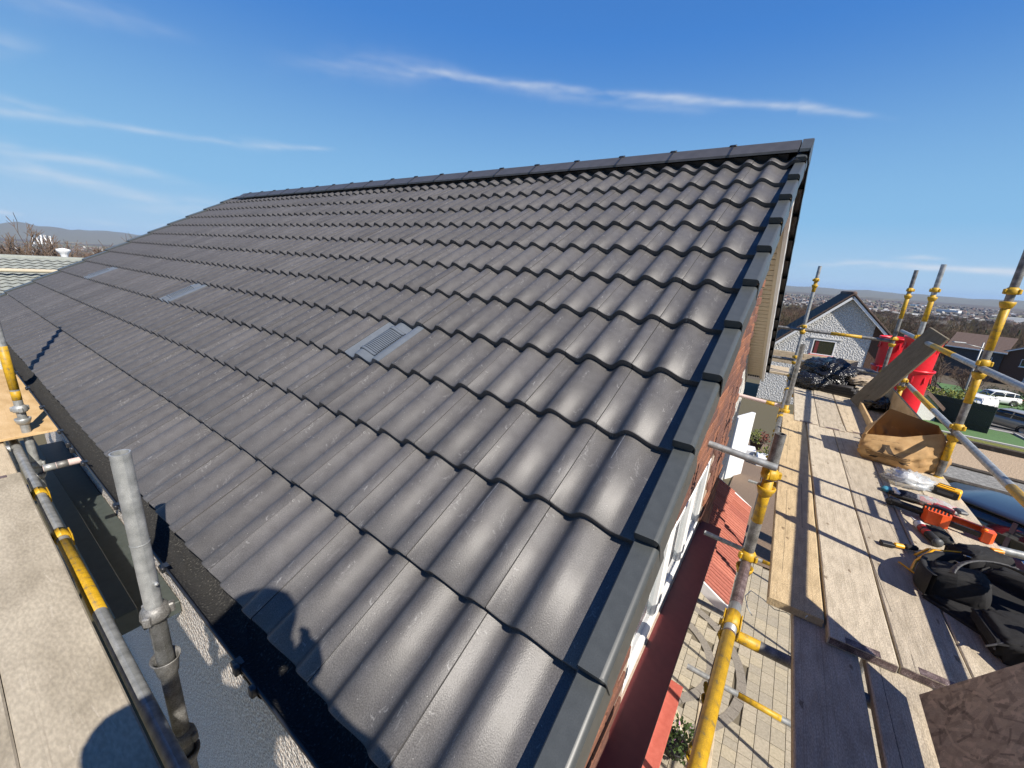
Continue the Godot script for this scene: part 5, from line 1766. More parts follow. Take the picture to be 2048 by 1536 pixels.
	box(st, Vector3(-0.155, 0.03, 0.005), Vector3(0.028, 0.036, 0.09), Basis(Vector3.UP, 0.2), 0.006)
	obj("label_band", st, M.label_white, gl)
	st = st_new()
	box(st, Vector3(0.175, 0.03, 0.02), Vector3(0.05, 0.022, 0.07), Basis(Vector3.UP, 0.35), 0.008)
	obj("knuckle_guard", st, M.tool_grey, gl)
	st = lump(Vector3(0.09, 0.03, 0.07), 47, 0.3, 20, 12, 2.0)
	lone("blue_cloth", st, M.blue, "scrap of teal cloth at the end of the work gloves", "cloth", "", Transform3D(Basis(Vector3.UP, 0.6), V(1.08, D + 0.014, -3.19)))
	st = st_new()
	box(st, Vector3.ZERO, Vector3(0.13, 0.03, 0.012), Basis(Vector3.UP, -0.2), 0.004)
	box(st, Vector3(0.02, 0.004, 0.03), Vector3(0.15, 0.016, 0.016), Basis(Vector3.UP, -0.12), 0.004)
	lone("black_chisel", st, M.rubber, "black handled chisel beside the teal cloth", "chisel", "", Transform3D(Basis.IDENTITY, V(1.13, D + 0.018, -3.12)))
	# ---- crumpled clear bag
	st = lump(Vector3(0.22, 0.09, 0.2), 51, 0.55, 34, 20, 2.6)
	lone("clear_bag", st, M.film, "crumpled clear plastic bag in front of the paper sack", "bag", "", Transform3D(Basis(Vector3.UP, 0.4), V(1.22, D + 0.036, -3.47)))
	st = lump(Vector3(0.12, 0.07, 0.09), 53, 0.5, 24, 16, 2.8)
	lone("tissue", st, M.label_white, "ball of white tissue inside the clear plastic bag", "tissue", "", Transform3D(Basis.IDENTITY, V(1.20, D + 0.034, -3.5)))
	# ---- sealant cartridge
	var ax := Vector3(0.08, 0.0, 0.31).normalized()
	var sb := frame_of(ax)
	var se := thing("sealant_tube", "black sealant cartridge with white nozzle and red bands beside the nail gun", "sealant tube", V(1.135, D + 0.026, -2.73))
	st = st_new(false)
	lathe(st, [Vector2(0, 0.255), Vector2(0.0245, 0.255), Vector2(0.0245, 0.045), Vector2(0.0, 0.045)].duplicate(), 20, Vector3.ZERO, sb)
	obj("cartridge", st, M.rubber, se)
	for e in [[0.052, 0.09, M.label_white], [0.095, 0.125, M.label_red], [0.135, 0.165, M.label_red]]:
		st = st_new(false)
		lathe(st, [Vector2(0.0246, e[0]), Vector2(0.0249, e[0] + 0.0005), Vector2(0.0249, e[1] - 0.0005), Vector2(0.0246, e[1])], 20, Vector3.ZERO, sb)
		obj("printed_band", st, e[2], se)
	st = st_new(false)
	lathe(st, [Vector2(0.0225, 0.05), Vector2(0.022, 0.042), Vector2(0.009, 0.036), Vector2(0.006, 0.02), Vector2(0.003, -0.035), Vector2(0, -0.036)], 14, Vector3.ZERO, sb)
	obj("nozzle", st, M.label_white, se)
	st = st_new(false)
	lathe(st, [Vector2(0, 0.262), Vector2(0.026, 0.262), Vector2(0.0262, 0.25), Vector2(0.0246, 0.249)], 20, Vector3.ZERO, sb)
	obj("base_cap", st, M.tool_grey, se)
	st = lump(Vector3(0.10, 0.06, 0.13), 57, 0.35, 24, 14, 2.0)
	lone("black_glove", st, M.cloth_black, "black glove lying between the sealant cartridge and the nail gun", "glove", "", Transform3D(Basis(Vector3.UP, 0.3), V(1.22, D + 0.028, -2.60)))
	build_belt()

func strap(st: SurfaceTool, pts: Array, w: float, across: Vector3) -> void:
	for k in pts.size() - 1:
		var a: Vector3 = pts[k]
		var b: Vector3 = pts[k + 1]
		var s := across * w * 0.5
		var t := (b - a).cross(across).normalized() * 0.003
		quad(st, a - s + t, b - s + t, b + s + t, a + s + t)
		quad(st, a + s - t, b + s - t, b - s - t, a - s - t)
		quad(st, a - s - t, b - s - t, b - s + t, a - s + t)
		quad(st, a + s + t, b + s + t, b + s - t, a + s - t)

func build_belt() -> void:
	var D := DECK + 0.002
	var b := thing("tool_belt", "black tool belt and pouches with yellow straps in a heap on the deck", "tool belt", V(1.25, D, -2.05))
	var st: SurfaceTool
	# padded belt: a broad band standing on edge in an open curve, then pouches hung on it
	st = st_new(false)
	var pts := []
	for k in 25:
		var a := lerpf(-0.5, 3.5, k / 24.0)
		pts.append(Vector3(-0.02 + 0.21 * cos(a), 0.075 + 0.02 * sin(a * 2.0), 0.12 - 0.27 * sin(a)))
	for k in 24:
		var p: Vector3 = pts[k]
		var q: Vector3 = pts[k + 1]
		var o := Vector3(p.x + 0.02, 0, p.z - 0.12).normalized() * 0.011
		var o2 := Vector3(q.x + 0.02, 0, q.z - 0.12).normalized() * 0.011
		var h := Vector3(0, 0.058, 0)
		quad(st, p + o - h, q + o2 - h, q + o2 + h, p + o + h)
		quad(st, q - o2 - h, p - o - h, p - o + h, q - o2 + h)
		quad(st, p + o + h, q + o2 + h, q - o2 + h, p - o + h)
		quad(st, p - o - h, q - o2 - h, q + o2 - h, p + o - h)
	obj("belt", st, M.cloth_black, b)
	st = st_new(false)
	var arc := []
	for k in 21:
		var a := lerpf(0.15, 2.95, k / 20.0)
		arc.append(Vector3(0.0 + 0.17 * cos(a), 0.16 + 0.10 * sin(a), 0.22 - 0.10 * sin(a)))
	strap(st, arc, 0.045, Vector3(0.12, 0.55, 0.82).normalized())
	obj("web_strap", st, M.web_grey, b)
	for e in [[Vector3(0.05, 0.075, -0.22), Vector3(0.22, 0.15, 0.16), 61], [Vector3(0.17, 0.085, -0.02), Vector3(0.16, 0.17, 0.26), 62], [Vector3(-0.1, 0.075, 0.1), Vector3(0.16, 0.15, 0.2), 63], [Vector3(0.06, 0.06, 0.36), Vector3(0.24, 0.13, 0.24), 64], [Vector3(0.2, 0.08, 0.5), Vector3(0.2, 0.16, 0.3), 65], [Vector3(0.02, 0.03, 0.1), Vector3(0.3, 0.06, 0.4), 66]]:
		st = lump(e[1], e[2], 0.12, 36, 22, 2.2, 0.42)
		var po := obj("pouch", st, M.cloth_black, b, Transform3D(Basis(Vector3.UP, e[2] * 0.37) * Basis(Vector3.RIGHT, 0.18), e[0]))
		var sz: Vector3 = e[1]
		st = st_new()
		box(st, Vector3(0, sz.y * 0.40, sz.z * 0.1), Vector3(sz.x * 0.9, 0.008, sz.z * 0.95), Basis(Vector3.RIGHT, 0.12), 0.003)
		box(st, Vector3(0, sz.y * 0.22, sz.z * 0.56), Vector3(sz.x * 0.8, sz.y * 0.34, 0.008), Basis(Vector3.RIGHT, -0.1), 0.003)
		obj("flap", st, M.cloth_black, po)
		st = st_new()
		box(st, Vector3(0, sz.y * 0.08, sz.z * 0.565), Vector3(sz.x * 0.82, 0.012, 0.006), Basis(Vector3.RIGHT, -0.1), 0.002)
		obj("binding", st, M.web_grey, po)
	# yellow webbing and buckles
	for e in [[Vector3(-0.19, 0.02, -0.19), Vector3(-0.14, 0.07, -0.22), Vector3(-0.05, 0.09, -0.225), Vector3(0.03, 0.08, -0.24)], [Vector3(-0.23, 0.012, -0.02), Vector3(-0.2, 0.03, -0.11), Vector3(-0.14, 0.1, -0.16), Vector3(-0.04, 0.13, -0.17), Vector3(0.06, 0.13, -0.16)], [Vector3(-0.27, 0.01, -0.07), Vector3(-0.23, 0.015, 0.0), Vector3(-0.2, 0.02, 0.04)], [Vector3(0.24, 0.17, 0.42), Vector3(0.29, 0.16, 0.5), Vector3(0.3, 0.12, 0.6)]]:
		st = st_new(false)
		strap(st, e, 0.022, Vector3(0.2, 0.5, 0.84).normalized())
		obj("yellow_strap", st, M.tool_yellow, b)
	for p in [Vector3(-0.03, 0.14, -0.12), Vector3(-0.06, 0.11, -0.08), Vector3(-0.09, 0.09, -0.05)]:
		st = st_new(false)
		for k in 12:
			var a0 := TAU * k / 12.0
			var a1 := TAU * (k + 1) / 12.0
			rod(st, p + Vector3(cos(a0) * 0.014, sin(a0) * 0.006, sin(a0) * 0.014), p + Vector3(cos(a1) * 0.014, sin(a1) * 0.006, sin(a1) * 0.014), 0.0028, 0.0028, 6, false)
		obj("ring", st, M.chrome, b)
	for e in [[Vector3(0.11, 0.155, -0.27), Vector3(0.052, 0.014, 0.026)], [Vector3(0.27, 0.165, 0.40), Vector3(0.02, 0.05, 0.03)], [Vector3(0.07, 0.075, 0.5), Vector3(0.03, 0.02, 0.03)], [Vector3(0.14, 0.13, 0.33), Vector3(0.03, 0.014, 0.03)], [Vector3(0.16, 0.05, 0.58), Vector3(0.03, 0.02, 0.025)]]:
		st = st_new()
		box(st, e[0], e[1], Basis(Vector3.UP, 0.4), 0.003)
		obj("amber_tab", st, M.tool_amber, b)
	st = st_new()
	box(st, Vector3(0.2, 0.17, -0.2), Vector3(0.05, 0.006, 0.03), Basis(Vector3.BACK, 0.5), 0.001)
	box(st, Vector3(0.1, 0.14, 0.25), Vector3(0.05, 0.006, 0.03), Basis(Vector3.BACK, -0.5), 0.001)
	obj("metal_clip", st, M.chrome, b)
	st = st_new(false)
	rod(st, Vector3(-0.1, 0.06, 0.5), Vector3(0.12, 0.15, 0.36), 0.004, 0.006, 8)
	obj("pencil", st, M.web_grey, b)
	st = st_new(false)
	for k in 5:
		rod(st, Vector3(0.06 + 0.03 * k, 0.12, 0.42 - 0.015 * k), Vector3(0.075 + 0.03 * k, 0.2 + 0.01 * (k % 2), 0.40), 0.008, 0.011, 8)
	obj("tool_handle", st, M.tool_grey, b)
	# utility knife at the end of the belt
	var kn := thing("utility_knife", "black and yellow utility knife lying left of the tool belt", "knife", V(1.0, D + 0.012, -2.30), 0.25)
	st = st_new()
	box(st, Vector3(-0.05, 0.0, 0), Vector3(0.062, 0.02, 0.04), Basis.IDENTITY, 0.003)
	obj("sheath", st, M.rubber, kn)
	st = st_new()
	box(st, Vector3(0.005, 0.006, 0), Vector3(0.05, 0.022, 0.026), Basis.IDENTITY, 0.006)
	obj("handle", st, M.tool_yellow, kn)
	st = st_new()
	box(st, Vector3(0.06, 0.01, -0.004), Vector3(0.07, 0.026, 0.03), Basis(Vector3.UP, 0.2), 0.008)
	obj("grip", st, M.cloth_black, kn)

# ---------------------------------------------------------------- neighbourhood
func bare_tree(seed_: int, h: float, levels: int, spread: float, n := 5) -> Array:
	# returns [trunk and limbs, twigs]: tapered prisms that fork again and again
	var q := RandomNumberGenerator.new()
	q.seed = seed_
	var big := st_new(false)
	var fine := st_new(false)
	var stack := [[Vector3.ZERO, Vector3(0.03, 1, 0.02).normalized(), h * 0.30, h * 0.022, 0]]
	while stack.size() > 0:
		var b: Array = stack.pop_back()
		var p: Vector3 = b[0]
		var d: Vector3 = b[1]
		var l: float = b[2]
		var r: float = b[3]
		var k: int = b[4]
		var e := p + d * l
		var st := big if k < 3 else fine
		rod(st, p, e, r, r * 0.66, 6 if k < 2 else 3, false)
		if k >= levels:
			continue
		var forks := n if k == 0 else q.randi_range(2, 4)
		for j in forks:
			var side := Vector3(q.randfn(), q.randfn() * 0.6, q.randfn())
			side = (side - d * side.dot(d)).normalized()
			var nd := (d + side * spread * q.randf_range(0.6, 1.35) + Vector3(0, 0.16, 0)).normalized()
			var at := p.lerp(e, 1.0 if j < 2 else q.randf_range(0.45, 0.95))
			stack.append([at, nd, l * q.randf_range(0.58, 0.86), maxf(r * 0.6, h * 0.0021), k + 1])
	return [done(big), done(fine)]

func put_tree(parts: Array, at: Vector3, s: float, turn: float, label: String, group: String) -> void:
	var t := thing("bare_tree", label, "tree", at, turn, group)
	t.scale = Vector3.ONE * s
	obj("trunk", parts[0], M.bark, t)
	obj("crown", parts[1], M.twig, t)

func gable_house(t: Node3D, w: float, d: float, eave: float, rise: float, wallm: Material, roofm: Material, trim: Material, over := 0.35) -> void:
	# local x across the gable, z out of it; base at y = 0
	var st := st_new()
	extrude(st, PackedVector2Array([Vector2(-w / 2, -1.5), Vector2(w / 2, -1.5), Vector2(w / 2, eave), Vector2(0, eave + rise), Vector2(-w / 2, eave)]), d, Vector3(0, 0, -d))
	obj("wall", st, wallm, t)
	var a := atan2(rise, w / 2)
	var l := (w / 2 + 0.3) / cos(a)
	for s in [-1.0, 1.0]:
		st = st_new()
		var b := Basis(Vector3.BACK, -a * s)
		var c := Vector3(s * (w / 4 + 0.15), eave + rise / 2 + 0.09 - 0.3 * tan(a) / 2, -d / 2)
		box(st, c, Vector3(l, 0.1, d + over * 2), b)
		obj("roof", st, roofm, t)
		st = st_new()
		box(st, c + Vector3(0, -0.14, d / 2 + over - 0.02), Vector3(l - 0.02, 0.2, 0.04), b)
		obj("bargeboard", st, trim, t)

func window_part(t: Node3D, c: Vector3, w: float, h: float, lights := 2, sill: Material = null) -> void:
	var st := st_new()
	var f := 0.07
	for s in [-1.0, 1.0]:
		box(st, c + Vector3(0, s * (h / 2 - f / 2), 0.02), Vector3(w, f, 0.08), Basis.IDENTITY, 0.008)
		box(st, c + Vector3(s * (w / 2 - f / 2), 0, 0.021), Vector3(f, h - 2 * f, 0.08), Basis.IDENTITY, 0.008)
	for k in range(1, lights):
		box(st, c + Vector3(-w / 2 + w * k / lights, 0, 0.02), Vector3(f, h - 2 * f, 0.075), Basis.IDENTITY, 0.008)
	var o := obj("window", st, M.white, t)
	st = st_new()
	box(st, c + Vector3(0, 0, 0.012), Vector3(w - 2 * f, h - 2 * f, 0.02))
	obj("pane", st, M.dark_glass, o)
	if sill != null:
		st = st_new()
		box(st, c + Vector3(0, -h / 2 - 0.06, 0.1), Vector3(w + 0.16, 0.1, 0.3), Basis(Vector3.RIGHT, 0.12), 0.01)
		obj("sill", st, sill, o)

func car(called: String, label: String, at: Vector3, turn: float, paint: Material, tall := 1.0, van := false) -> void:
	# local x is the length (front at -x), y up
	var t := thing(called, label, "van" if van else "car", at, turn, "parked vehicles")
	var ring := func(x: float, hw: float, y0: float, y1: float, tuck: float) -> Array:
		var o := []
		for e in [[-0.86, 0.0], [-1.0, 0.16], [-1.0, 0.55], [-0.97 + tuck * 0.3, 0.8], [-0.9 + tuck, 1.0], [0.9 - tuck, 1.0], [0.97 - tuck * 0.3, 0.8], [1.0, 0.55], [1.0, 0.16], [0.86, 0.0]]:
			o.append(Vector3(x, lerpf(y0, y1, e[1]), e[0] * hw))
		return o
	var loft := func(st: SurfaceTool, rings: Array) -> void:
		for k in rings.size() - 1:
			var a: Array = rings[k]
			var b: Array = rings[k + 1]
			for j in a.size():
				var i := (j + 1) % a.size()
				quad(st, a[i], a[j], b[j], b[i])
		for e in [0, rings.size() - 1]:
			var a: Array = rings[e]
			for j in range(1, a.size() - 1):
				if e == 0:
					tri(st, a[0], a[j], a[j + 1])
				else:
					tri(st, a[0], a[j + 1], a[j])
	var H := tall
	var st := st_new(false)
	loft.call(st, [ring.call(-2.25, 0.62, 0.42, 0.62, 0.1), ring.call(-2.15, 0.8, 0.28, 0.78 * H, 0.06), ring.call(-1.6, 0.9, 0.24, 0.93 * H, 0.05), ring.call(-0.9, 0.92, 0.24, 1.02 * H, 0.05), ring.call(0.6, 0.93, 0.24, 1.05 * H, 0.05), ring.call(1.7, 0.92, 0.26, 1.07 * H, 0.06), ring.call(2.15, 0.86, 0.32, 1.02 * H, 0.08), ring.call(2.25, 0.72, 0.42, 0.9 * H, 0.1)])
	obj("body", st, paint, t)
	var top := (1.62 if not van else 1.95) * H
	var bx := 2.0 if not van else 2.2
	st = st_new(false)
	loft.call(st, [ring.call(-1.2, 0.78, 0.95 * H, 1.03 * H, 0.02), ring.call(-0.5, 0.78, 0.95 * H, top - 0.1, 0.16), ring.call(0.2, 0.79, 0.95 * H, top - 0.03, 0.17), ring.call(1.2, 0.78, 0.95 * H, top - 0.06, 0.17), ring.call(bx - 0.2, 0.74, 0.95 * H, top - 0.2, 0.16), ring.call(bx, 0.7, 0.95 * H, 1.1 * H, 0.1)])
	obj("windows", st, M.dark_glass if not van else paint, t)
	st = st_new(false)
	loft.call(st, [ring.call(-0.62, 0.64, top - 0.13, top - 0.09, 0.2), ring.call(-0.35, 0.69, top - 0.09, top - 0.02, 0.14), ring.call(0.3, 0.70, top - 0.07, top + 0.02, 0.14), ring.call(1.2, 0.69, top - 0.09, top, 0.14), ring.call(bx - 0.12, 0.62, top - 0.2, top - 0.12, 0.2)])
	obj("roof_panel", st, paint, t)
	for s in [-1.0, 1.0]:
		for e in [[-0.55, -1.0], [0.45, 0.42], [1.35, 1.3]]:
			st = st_new()
			var p0 := Vector3(e[1], 0.98 * H, s * 0.82)
			var p1 := Vector3(e[0], top - 0.07, s * 0.70)
			box(st, (p0 + p1) / 2, Vector3(0.07, p0.distance_to(p1), 0.05), Basis((Vector3(p1.y - p0.y, -(p1.x - p0.x), 0)).normalized(), (p1 - p0).normalized(), Vector3.BACK).orthonormalized())
			obj("pillar", st, paint, t)
		for x in [-1.42, 1.38]:
			st = st_new(false)
			lathe(st, [Vector2(0.2, -0.1), Vector2(0.33, -0.1), Vector2(0.345, -0.06), Vector2(0.345, 0.06), Vector2(0.33, 0.1), Vector2(0.2, 0.1)], 24, Vector3(x, 0.345, s * 0.84), Basis(Vector3.RIGHT, PI / 2))
			var wh := obj("wheel", st, M.tyre, t)
			st = st_new(false)
			lathe(st, [Vector2(0, 0.07), Vector2(0.06, 0.09), Vector2(0.2, 0.085), Vector2(0.21, 0.1), Vector2(0.21, -0.1), Vector2(0.2, -0.085), Vector2(0, -0.08)], 20, Vector3(x, 0.345, s * 0.845), Basis(Vector3.RIGHT, PI / 2))
			obj("rim", st, M.rim, wh)
			st = st_new(false)
			lathe(st, [Vector2(0.36, -0.02), Vector2(0.42, -0.02), Vector2(0.42, 0.02), Vector2(0.36, 0.02)], 24, Vector3(x, 0.36, s * 0.925), Basis(Vector3.RIGHT, PI / 2))
			obj("wheel_arch", st, M.tyre, t)
		st = st_new()
		box(st, Vector3(2.17, 0.9 * H, s * 0.66), Vector3(0.12, 0.12, 0.3), Basis.IDENTITY, 0.02)
		obj("tail_lamp", st, M.lamp_red, t)
		st = st_new()
		box(st, Vector3(-2.12, 0.68 * H, s * 0.64), Vector3(0.14, 0.1, 0.28), Basis.IDENTITY, 0.02)
		obj("headlamp", st, M.chrome, t)
		st = st_new()
		box(st, Vector3(-0.75, 1.05 * H, s * 0.99), Vector3(0.12, 0.1, 0.18), Basis.IDENTITY, 0.03)
		obj("mirror", st, paint, t)
	st = st_new()
	box(st, Vector3(2.245, 0.72 * H, 0), Vector3(0.03, 0.11, 0.5), Basis.IDENTITY, 0.004)
	obj("number_plate", st, M.tool_yellow, t)
	st = st_new()
	box(st, Vector3(2.2, 0.42, 0), Vector3(0.14, 0.2, 1.5), Basis.IDENTITY, 0.03)
	obj("bumper", st, M.tyre, t)

func build_neighbourhood() -> void:
	var st: SurfaceTool
	# ---- white gable next door
	var yaw := 0.0
	var base := V(3.27, 0.55 - 8.45, -36.5)
	var hs := thing("house", "white harled bungalow gable with a brick flank beyond the end of the scaffold", "house", base, yaw)
	gable_house(hs, 8.4, 10.0, 4.25, 4.2, M.harl_coarse, M.roof_black, M.white)
	st = st_new()
	extrude(st, PackedVector2Array([Vector2(1.66, -1.2), Vector2(4.22, -1.2), Vector2(4.22, 4.22), Vector2(1.66, 6.75)]), 0.06, Vector3(0, 0, -0.02))
	obj("brick_panel", st, M.brick_far, hs)
	window_part(hs, Vector3(-0.85, 4.64, 0.0), 1.36, 1.1, 1, M.red_paint)
	st = st_new()
	box(st, Vector3(-0.85, 5.32, 0.04), Vector3(1.9, 0.1, 0.1), Basis.IDENTITY, 0.01)
	obj("lintel", st, M.harl, hs)
	st = st_new()
	box(st, Vector3(-1.26, 4.64, 0.026), Vector3(0.2, 0.92, 0.008))
	obj("curtain", st, M.curtain, hs)
	var a := atan2(4.2, 4.2)
	st = st_new()
	box(st, Vector3.ZERO, Vector3(0.36, 0.1, 0.16), Basis.IDENTITY, 0.015)
	var vt := done(st)
	for s in [-1.0, 1.0]:
		for k in 18:
			var u := 0.18 + k * 0.345
			obj("verge_tile", vt, M.roof_brown, hs, Transform3D(Basis(Vector3.BACK, -s * (a - 0.05)), Vector3(s * u * cos(a), 8.62 - u * sin(a) + 0.005 * (k % 2), 0.32)))
	for k in 18:
		st = st_new()
		box(st, Vector3.ZERO, Vector3(0.37, 0.05, 9.9), Basis.IDENTITY, 0.004)
		var u := 0.2 + k * 0.345
		obj("tile_course", st, M.roof_black, hs, Transform3D(Basis(Vector3.BACK, a + 0.06), Vector3(-u * cos(a), 8.65 - u * sin(a), -5.0)))
	st = st_new(false)
	rod(st, Vector3(0, 8.62, 0.4), Vector3(0, 8.62, -10.3), 0.15, 0.13, 12)
	obj("ridge", st, M.roof_brown, hs)
	# ---- lower brown roofed house behind the chutes
	var b2 := thing("house", "low brown brick house with a brown tiled roof behind the red chutes", "house", V(13.0, land(13, -62), -62.0), deg_to_rad(75.0))
	gable_house(b2, 7.0, 12.0, 3.3, 1.9, M.brick_far, M.roof_brown, M.white)
	window_part(b2, Vector3(-1.2, 1.7, 0.0), 1.3, 1.0, 2)
	# small gabled garage in front of the hedge
	var gg := thing("garage", "small garage gable with white render below the low brown house", "garage", V(10.0, land(10, -43.5), -43.5), deg_to_rad(38.0))
	gable_house(gg, 3.2, 4.2, 1.2, 1.15, M.harl, M.roof_brown, M.roof_brown, 0.2)
	# ---- big dark house on the right
	var b3 := thing("house", "large dark rendered house with striped tiled roof at the right edge", "house", V(36.5, land(36, -104), -106.0), deg_to_rad(-24.0))
	gable_house(b3, 9.5, 12.0, 5.6, 2.4, M.brick_far, M.roof_brown, M.white)
	window_part(b3, Vector3(-1.6, 4.0, 0.0), 1.9, 1.3, 2, M.white)
	window_part(b3, Vector3(2.3, 4.0, 0.0), 1.9, 1.3, 2, M.white)
	window_part(b3, Vector3(0.3, 1.5, 0.0), 3.6, 1.3, 3, M.white)
	st = st_new()
	box(st, Vector3(-8.2, 1.9, -3.0), Vector3(7.0, 6.8, 7.0))
	obj("side_wing", st, M.render_grey, b3)
	window_part(b3, Vector3(-6.4, 3.6, 0.52), 1.2, 1.2, 1, M.white)
	for k in 11:
		st = st_new()
		box(st, Vector3.ZERO, Vector3(7.8, 0.08, 0.5), Basis.IDENTITY, 0.01)
		obj("tile_course", st, M.roof_brown, b3, Transform3D(Basis(Vector3.RIGHT, 0.5), Vector3(-8.2, 5.35 + k * 0.23, 0.75 - k * 0.4)))
	st = st_new()
	box(st, Vector3(-8.2, 5.25, 1.0), Vector3(7.9, 0.2, 0.08))
	obj("gutter", st, M.white, b3)
	st = st_new(false)
	lathe(st, [Vector2(0, 0.0), Vector2(0.35, 0.0), Vector2(0.35, 0.06), Vector2(0, 0.1)], 16, Vector3(0.4, 6.3, 0.02), Basis(Vector3.RIGHT, PI / 2))
	obj("alarm_box", st, M.white, b3)
	# ---- green roofed house on the left
	var lh := thing("house", "house with a pale grey green tiled roof beyond the left verge", "house", V(-27.0, land(-27, -2), -2.0), 0.0)
	st = st_new()
	box(st, Vector3(0, 1.2, 0), Vector3(11.0, 5.0, 18.0))
	obj("wall", st, M.harl, lh)
	var ry := -0.12 + GY - V(0, land(-27, -2), 0).y
	for k in 17:
		st = st_new(false)
		var x0 := 0.05 + k * 0.345
		sheet(st, func(u: float, v: float) -> Vector3:
			var z := lerpf(-9.4, 9.4, u)
			var w := 0.022 * cos(z * TAU / 0.3)
			var x := x0 + lerpf(0.0, 0.36, v)
			return Vector3(x, ry - x * 0.27 + w + 0.03 * v, z), 376, 1, true)
		obj("tile_course", st, M.roof_green, lh)
	st = st_new()
	box(st, Vector3(3.0, ry - 1.0, 0), Vector3(6.6, 0.12, 18.6), Basis(Vector3.BACK, -0.264))
	box(st, Vector3(-3.0, ry - 1.0, 0), Vector3(6.6, 0.12, 18.6), Basis(Vector3.BACK, 0.264))
	obj("roof", st, M.roof_green, lh)
	st = st_new(false)
	rod(st, Vector3(-0.02, ry - 0.02, -9.4), Vector3(-0.02, ry - 0.02, 9.4), 0.12, 0.12, 12)
	obj("ridge", st, M.roof_green, lh)
	st = st_new(false)
	rod(st, Vector3(2.35, ry - 0.42, -3.0), Vector3(2.35, ry - 0.40, 9.4), 0.075, 0.075, 12)
	obj("cream_pipe", st, M.cream, lh)
	var fl := thing("flue_pipe", "white cowled flue standing above the grey green roof", "flue", V(-28.0, -0.9, -3.35))
	st = st_new(false)
	lathe(st, [Vector2(0, 0), Vector2(0.14, 0), Vector2(0.12, 0.9), Vector2(0.16, 1.0), Vector2(0.24, 1.1), Vector2(0.24, 1.18), Vector2(0, 1.24)], 16)
	obj("pipe", st, M.white, fl)
	st = st_new()
	box(st, Vector3(0.02, 0.5, -0.28), Vector3(0.18, 0.2, 0.5), Basis.IDENTITY, 0.02)
	obj("side_arm", st, M.white, fl)
	# ---- vehicles
	car("parked_car", "dark blue car parked close below the scaffold", V(5.35, land(5.3, -10.9) + 0.02, -10.9), 2.5, M.car_dark)
	car("parked_car", "pale gold car parked on the road beside the green fence", V(16.9, land(16.9, -50.0) + 0.1, -50.0), -0.75, M.car_silver, 1.02)
	car("parked_van", "white van parked behind the dark green fence", V(16.2, land(16.2, -55.5) + 0.1, -55.5), 0.9, M.car_white, 1.12, true)
	car("parked_car", "grey car parked in front of the far hedge", V(22.5, land(22.5, -73) + 0.1, -73.0), 0.3, M.car_white, 1.0)
	# ---- street lamp
	var lp := thing("street_lamp", "slender grey street lamp with a long arm above the road", "street lamp", V(14.4, land(14.4, -52.4), -52.4))
	st = st_new(false)
	rod(st, Vector3.ZERO, Vector3(0, 7.1, 0), 0.09, 0.05, 12)
	obj("pole", st, M.galv, lp)
	st = st_new(false)
	rod(st, Vector3(0.2, 6.6, 0), Vector3(-1.2, 6.85, 0.5), 0.035, 0.03, 8)
	obj("arm", st, M.galv, lp)
	st = st_new()
	box(st, Vector3(-1.65, 6.93, 0.66), Vector3(0.9, 0.1, 0.3), Basis(Vector3.UP, 0.33), 0.03)
	obj("lamp_head", st, M.galv, lp)
	# ---- fence of upright boards
	var fe := thing("board_fence", "dark green fence of upright boards below the yellow hedge", "fence")
	st = st_new()
	box(st, Vector3.ZERO, Vector3(0.14, 2.1, 0.03), Basis.IDENTITY, 0.004)
	var fb := done(st)
	var f0 := Vector2(11.3, -47.9)
	var f1 := Vector2(13.6, -42.3)
	var fdir := (f1 - f0).normalized()
	for k in 41:
		var p := f0 + fdir * 0.15 * k
		obj("board", fb, M.fence_green, fe, Transform3D(Basis(Vector3.UP, -fdir.angle()), V(p.x, land(p.x, p.y) + 1.05 + 0.012 * (k % 3), p.y)))
	for yv in [0.5, 1.7]:
		st = st_new()
		rod(st, V(f0.x - 0.05, land(f0.x, f0.y) + yv, f0.y - 0.05), V(f1.x - 0.05, land(f1.x, f1.y) + yv, f1.y - 0.05), 0.04, 0.04, 6)
		obj("rail", st, M.fence_green, fe)
	leafy("hedge", V(11.9, land(11.9, -49.5) + 1.6, -49.5), Vector3(0.9, 1.1, 3.4), fdir.angle(), Color(0.16, 0.17, 0.03), 2600, "yellow green clipped hedge behind the dark green fence")
	leafy("shrub", V(24.5, land(24.5, -76) + 0.8, -76.0), Vector3(2.6, 1.2, 1.6), 0.3, Color(0.03, 0.045, 0.02), 1400, "dark rounded shrub on the far lawn")
	leafy("shrub", V(29.5, land(29.5, -80) + 0.8, -80.0), Vector3(3.4, 1.3, 2.0), 0.1, Color(0.025, 0.035, 0.018), 1600, "dark spreading shrub at the edge of the far garden")
	leafy("shrub", V(20.0, land(20, -69) + 0.7, -69.0), Vector3(1.8, 1.0, 1.5), 0.0, Color(0.10, 0.12, 0.03), 1000, "small yellow green shrub at the corner of the far lawn")
	leafy("shrub", V(27.0, land(27, -70.5) + 0.6, -70.5), Vector3(4.0, 0.9, 1.0), -0.1, Color(0.09, 0.11, 0.03), 1200, "low green hedge beside the far pavement")
	# ---- edgings
	drape("stone_path", [[5.0, -20.9], [12.6, -19.6], [13.6, -22.6], [5.8, -24.6]], M.stone, 0.09)
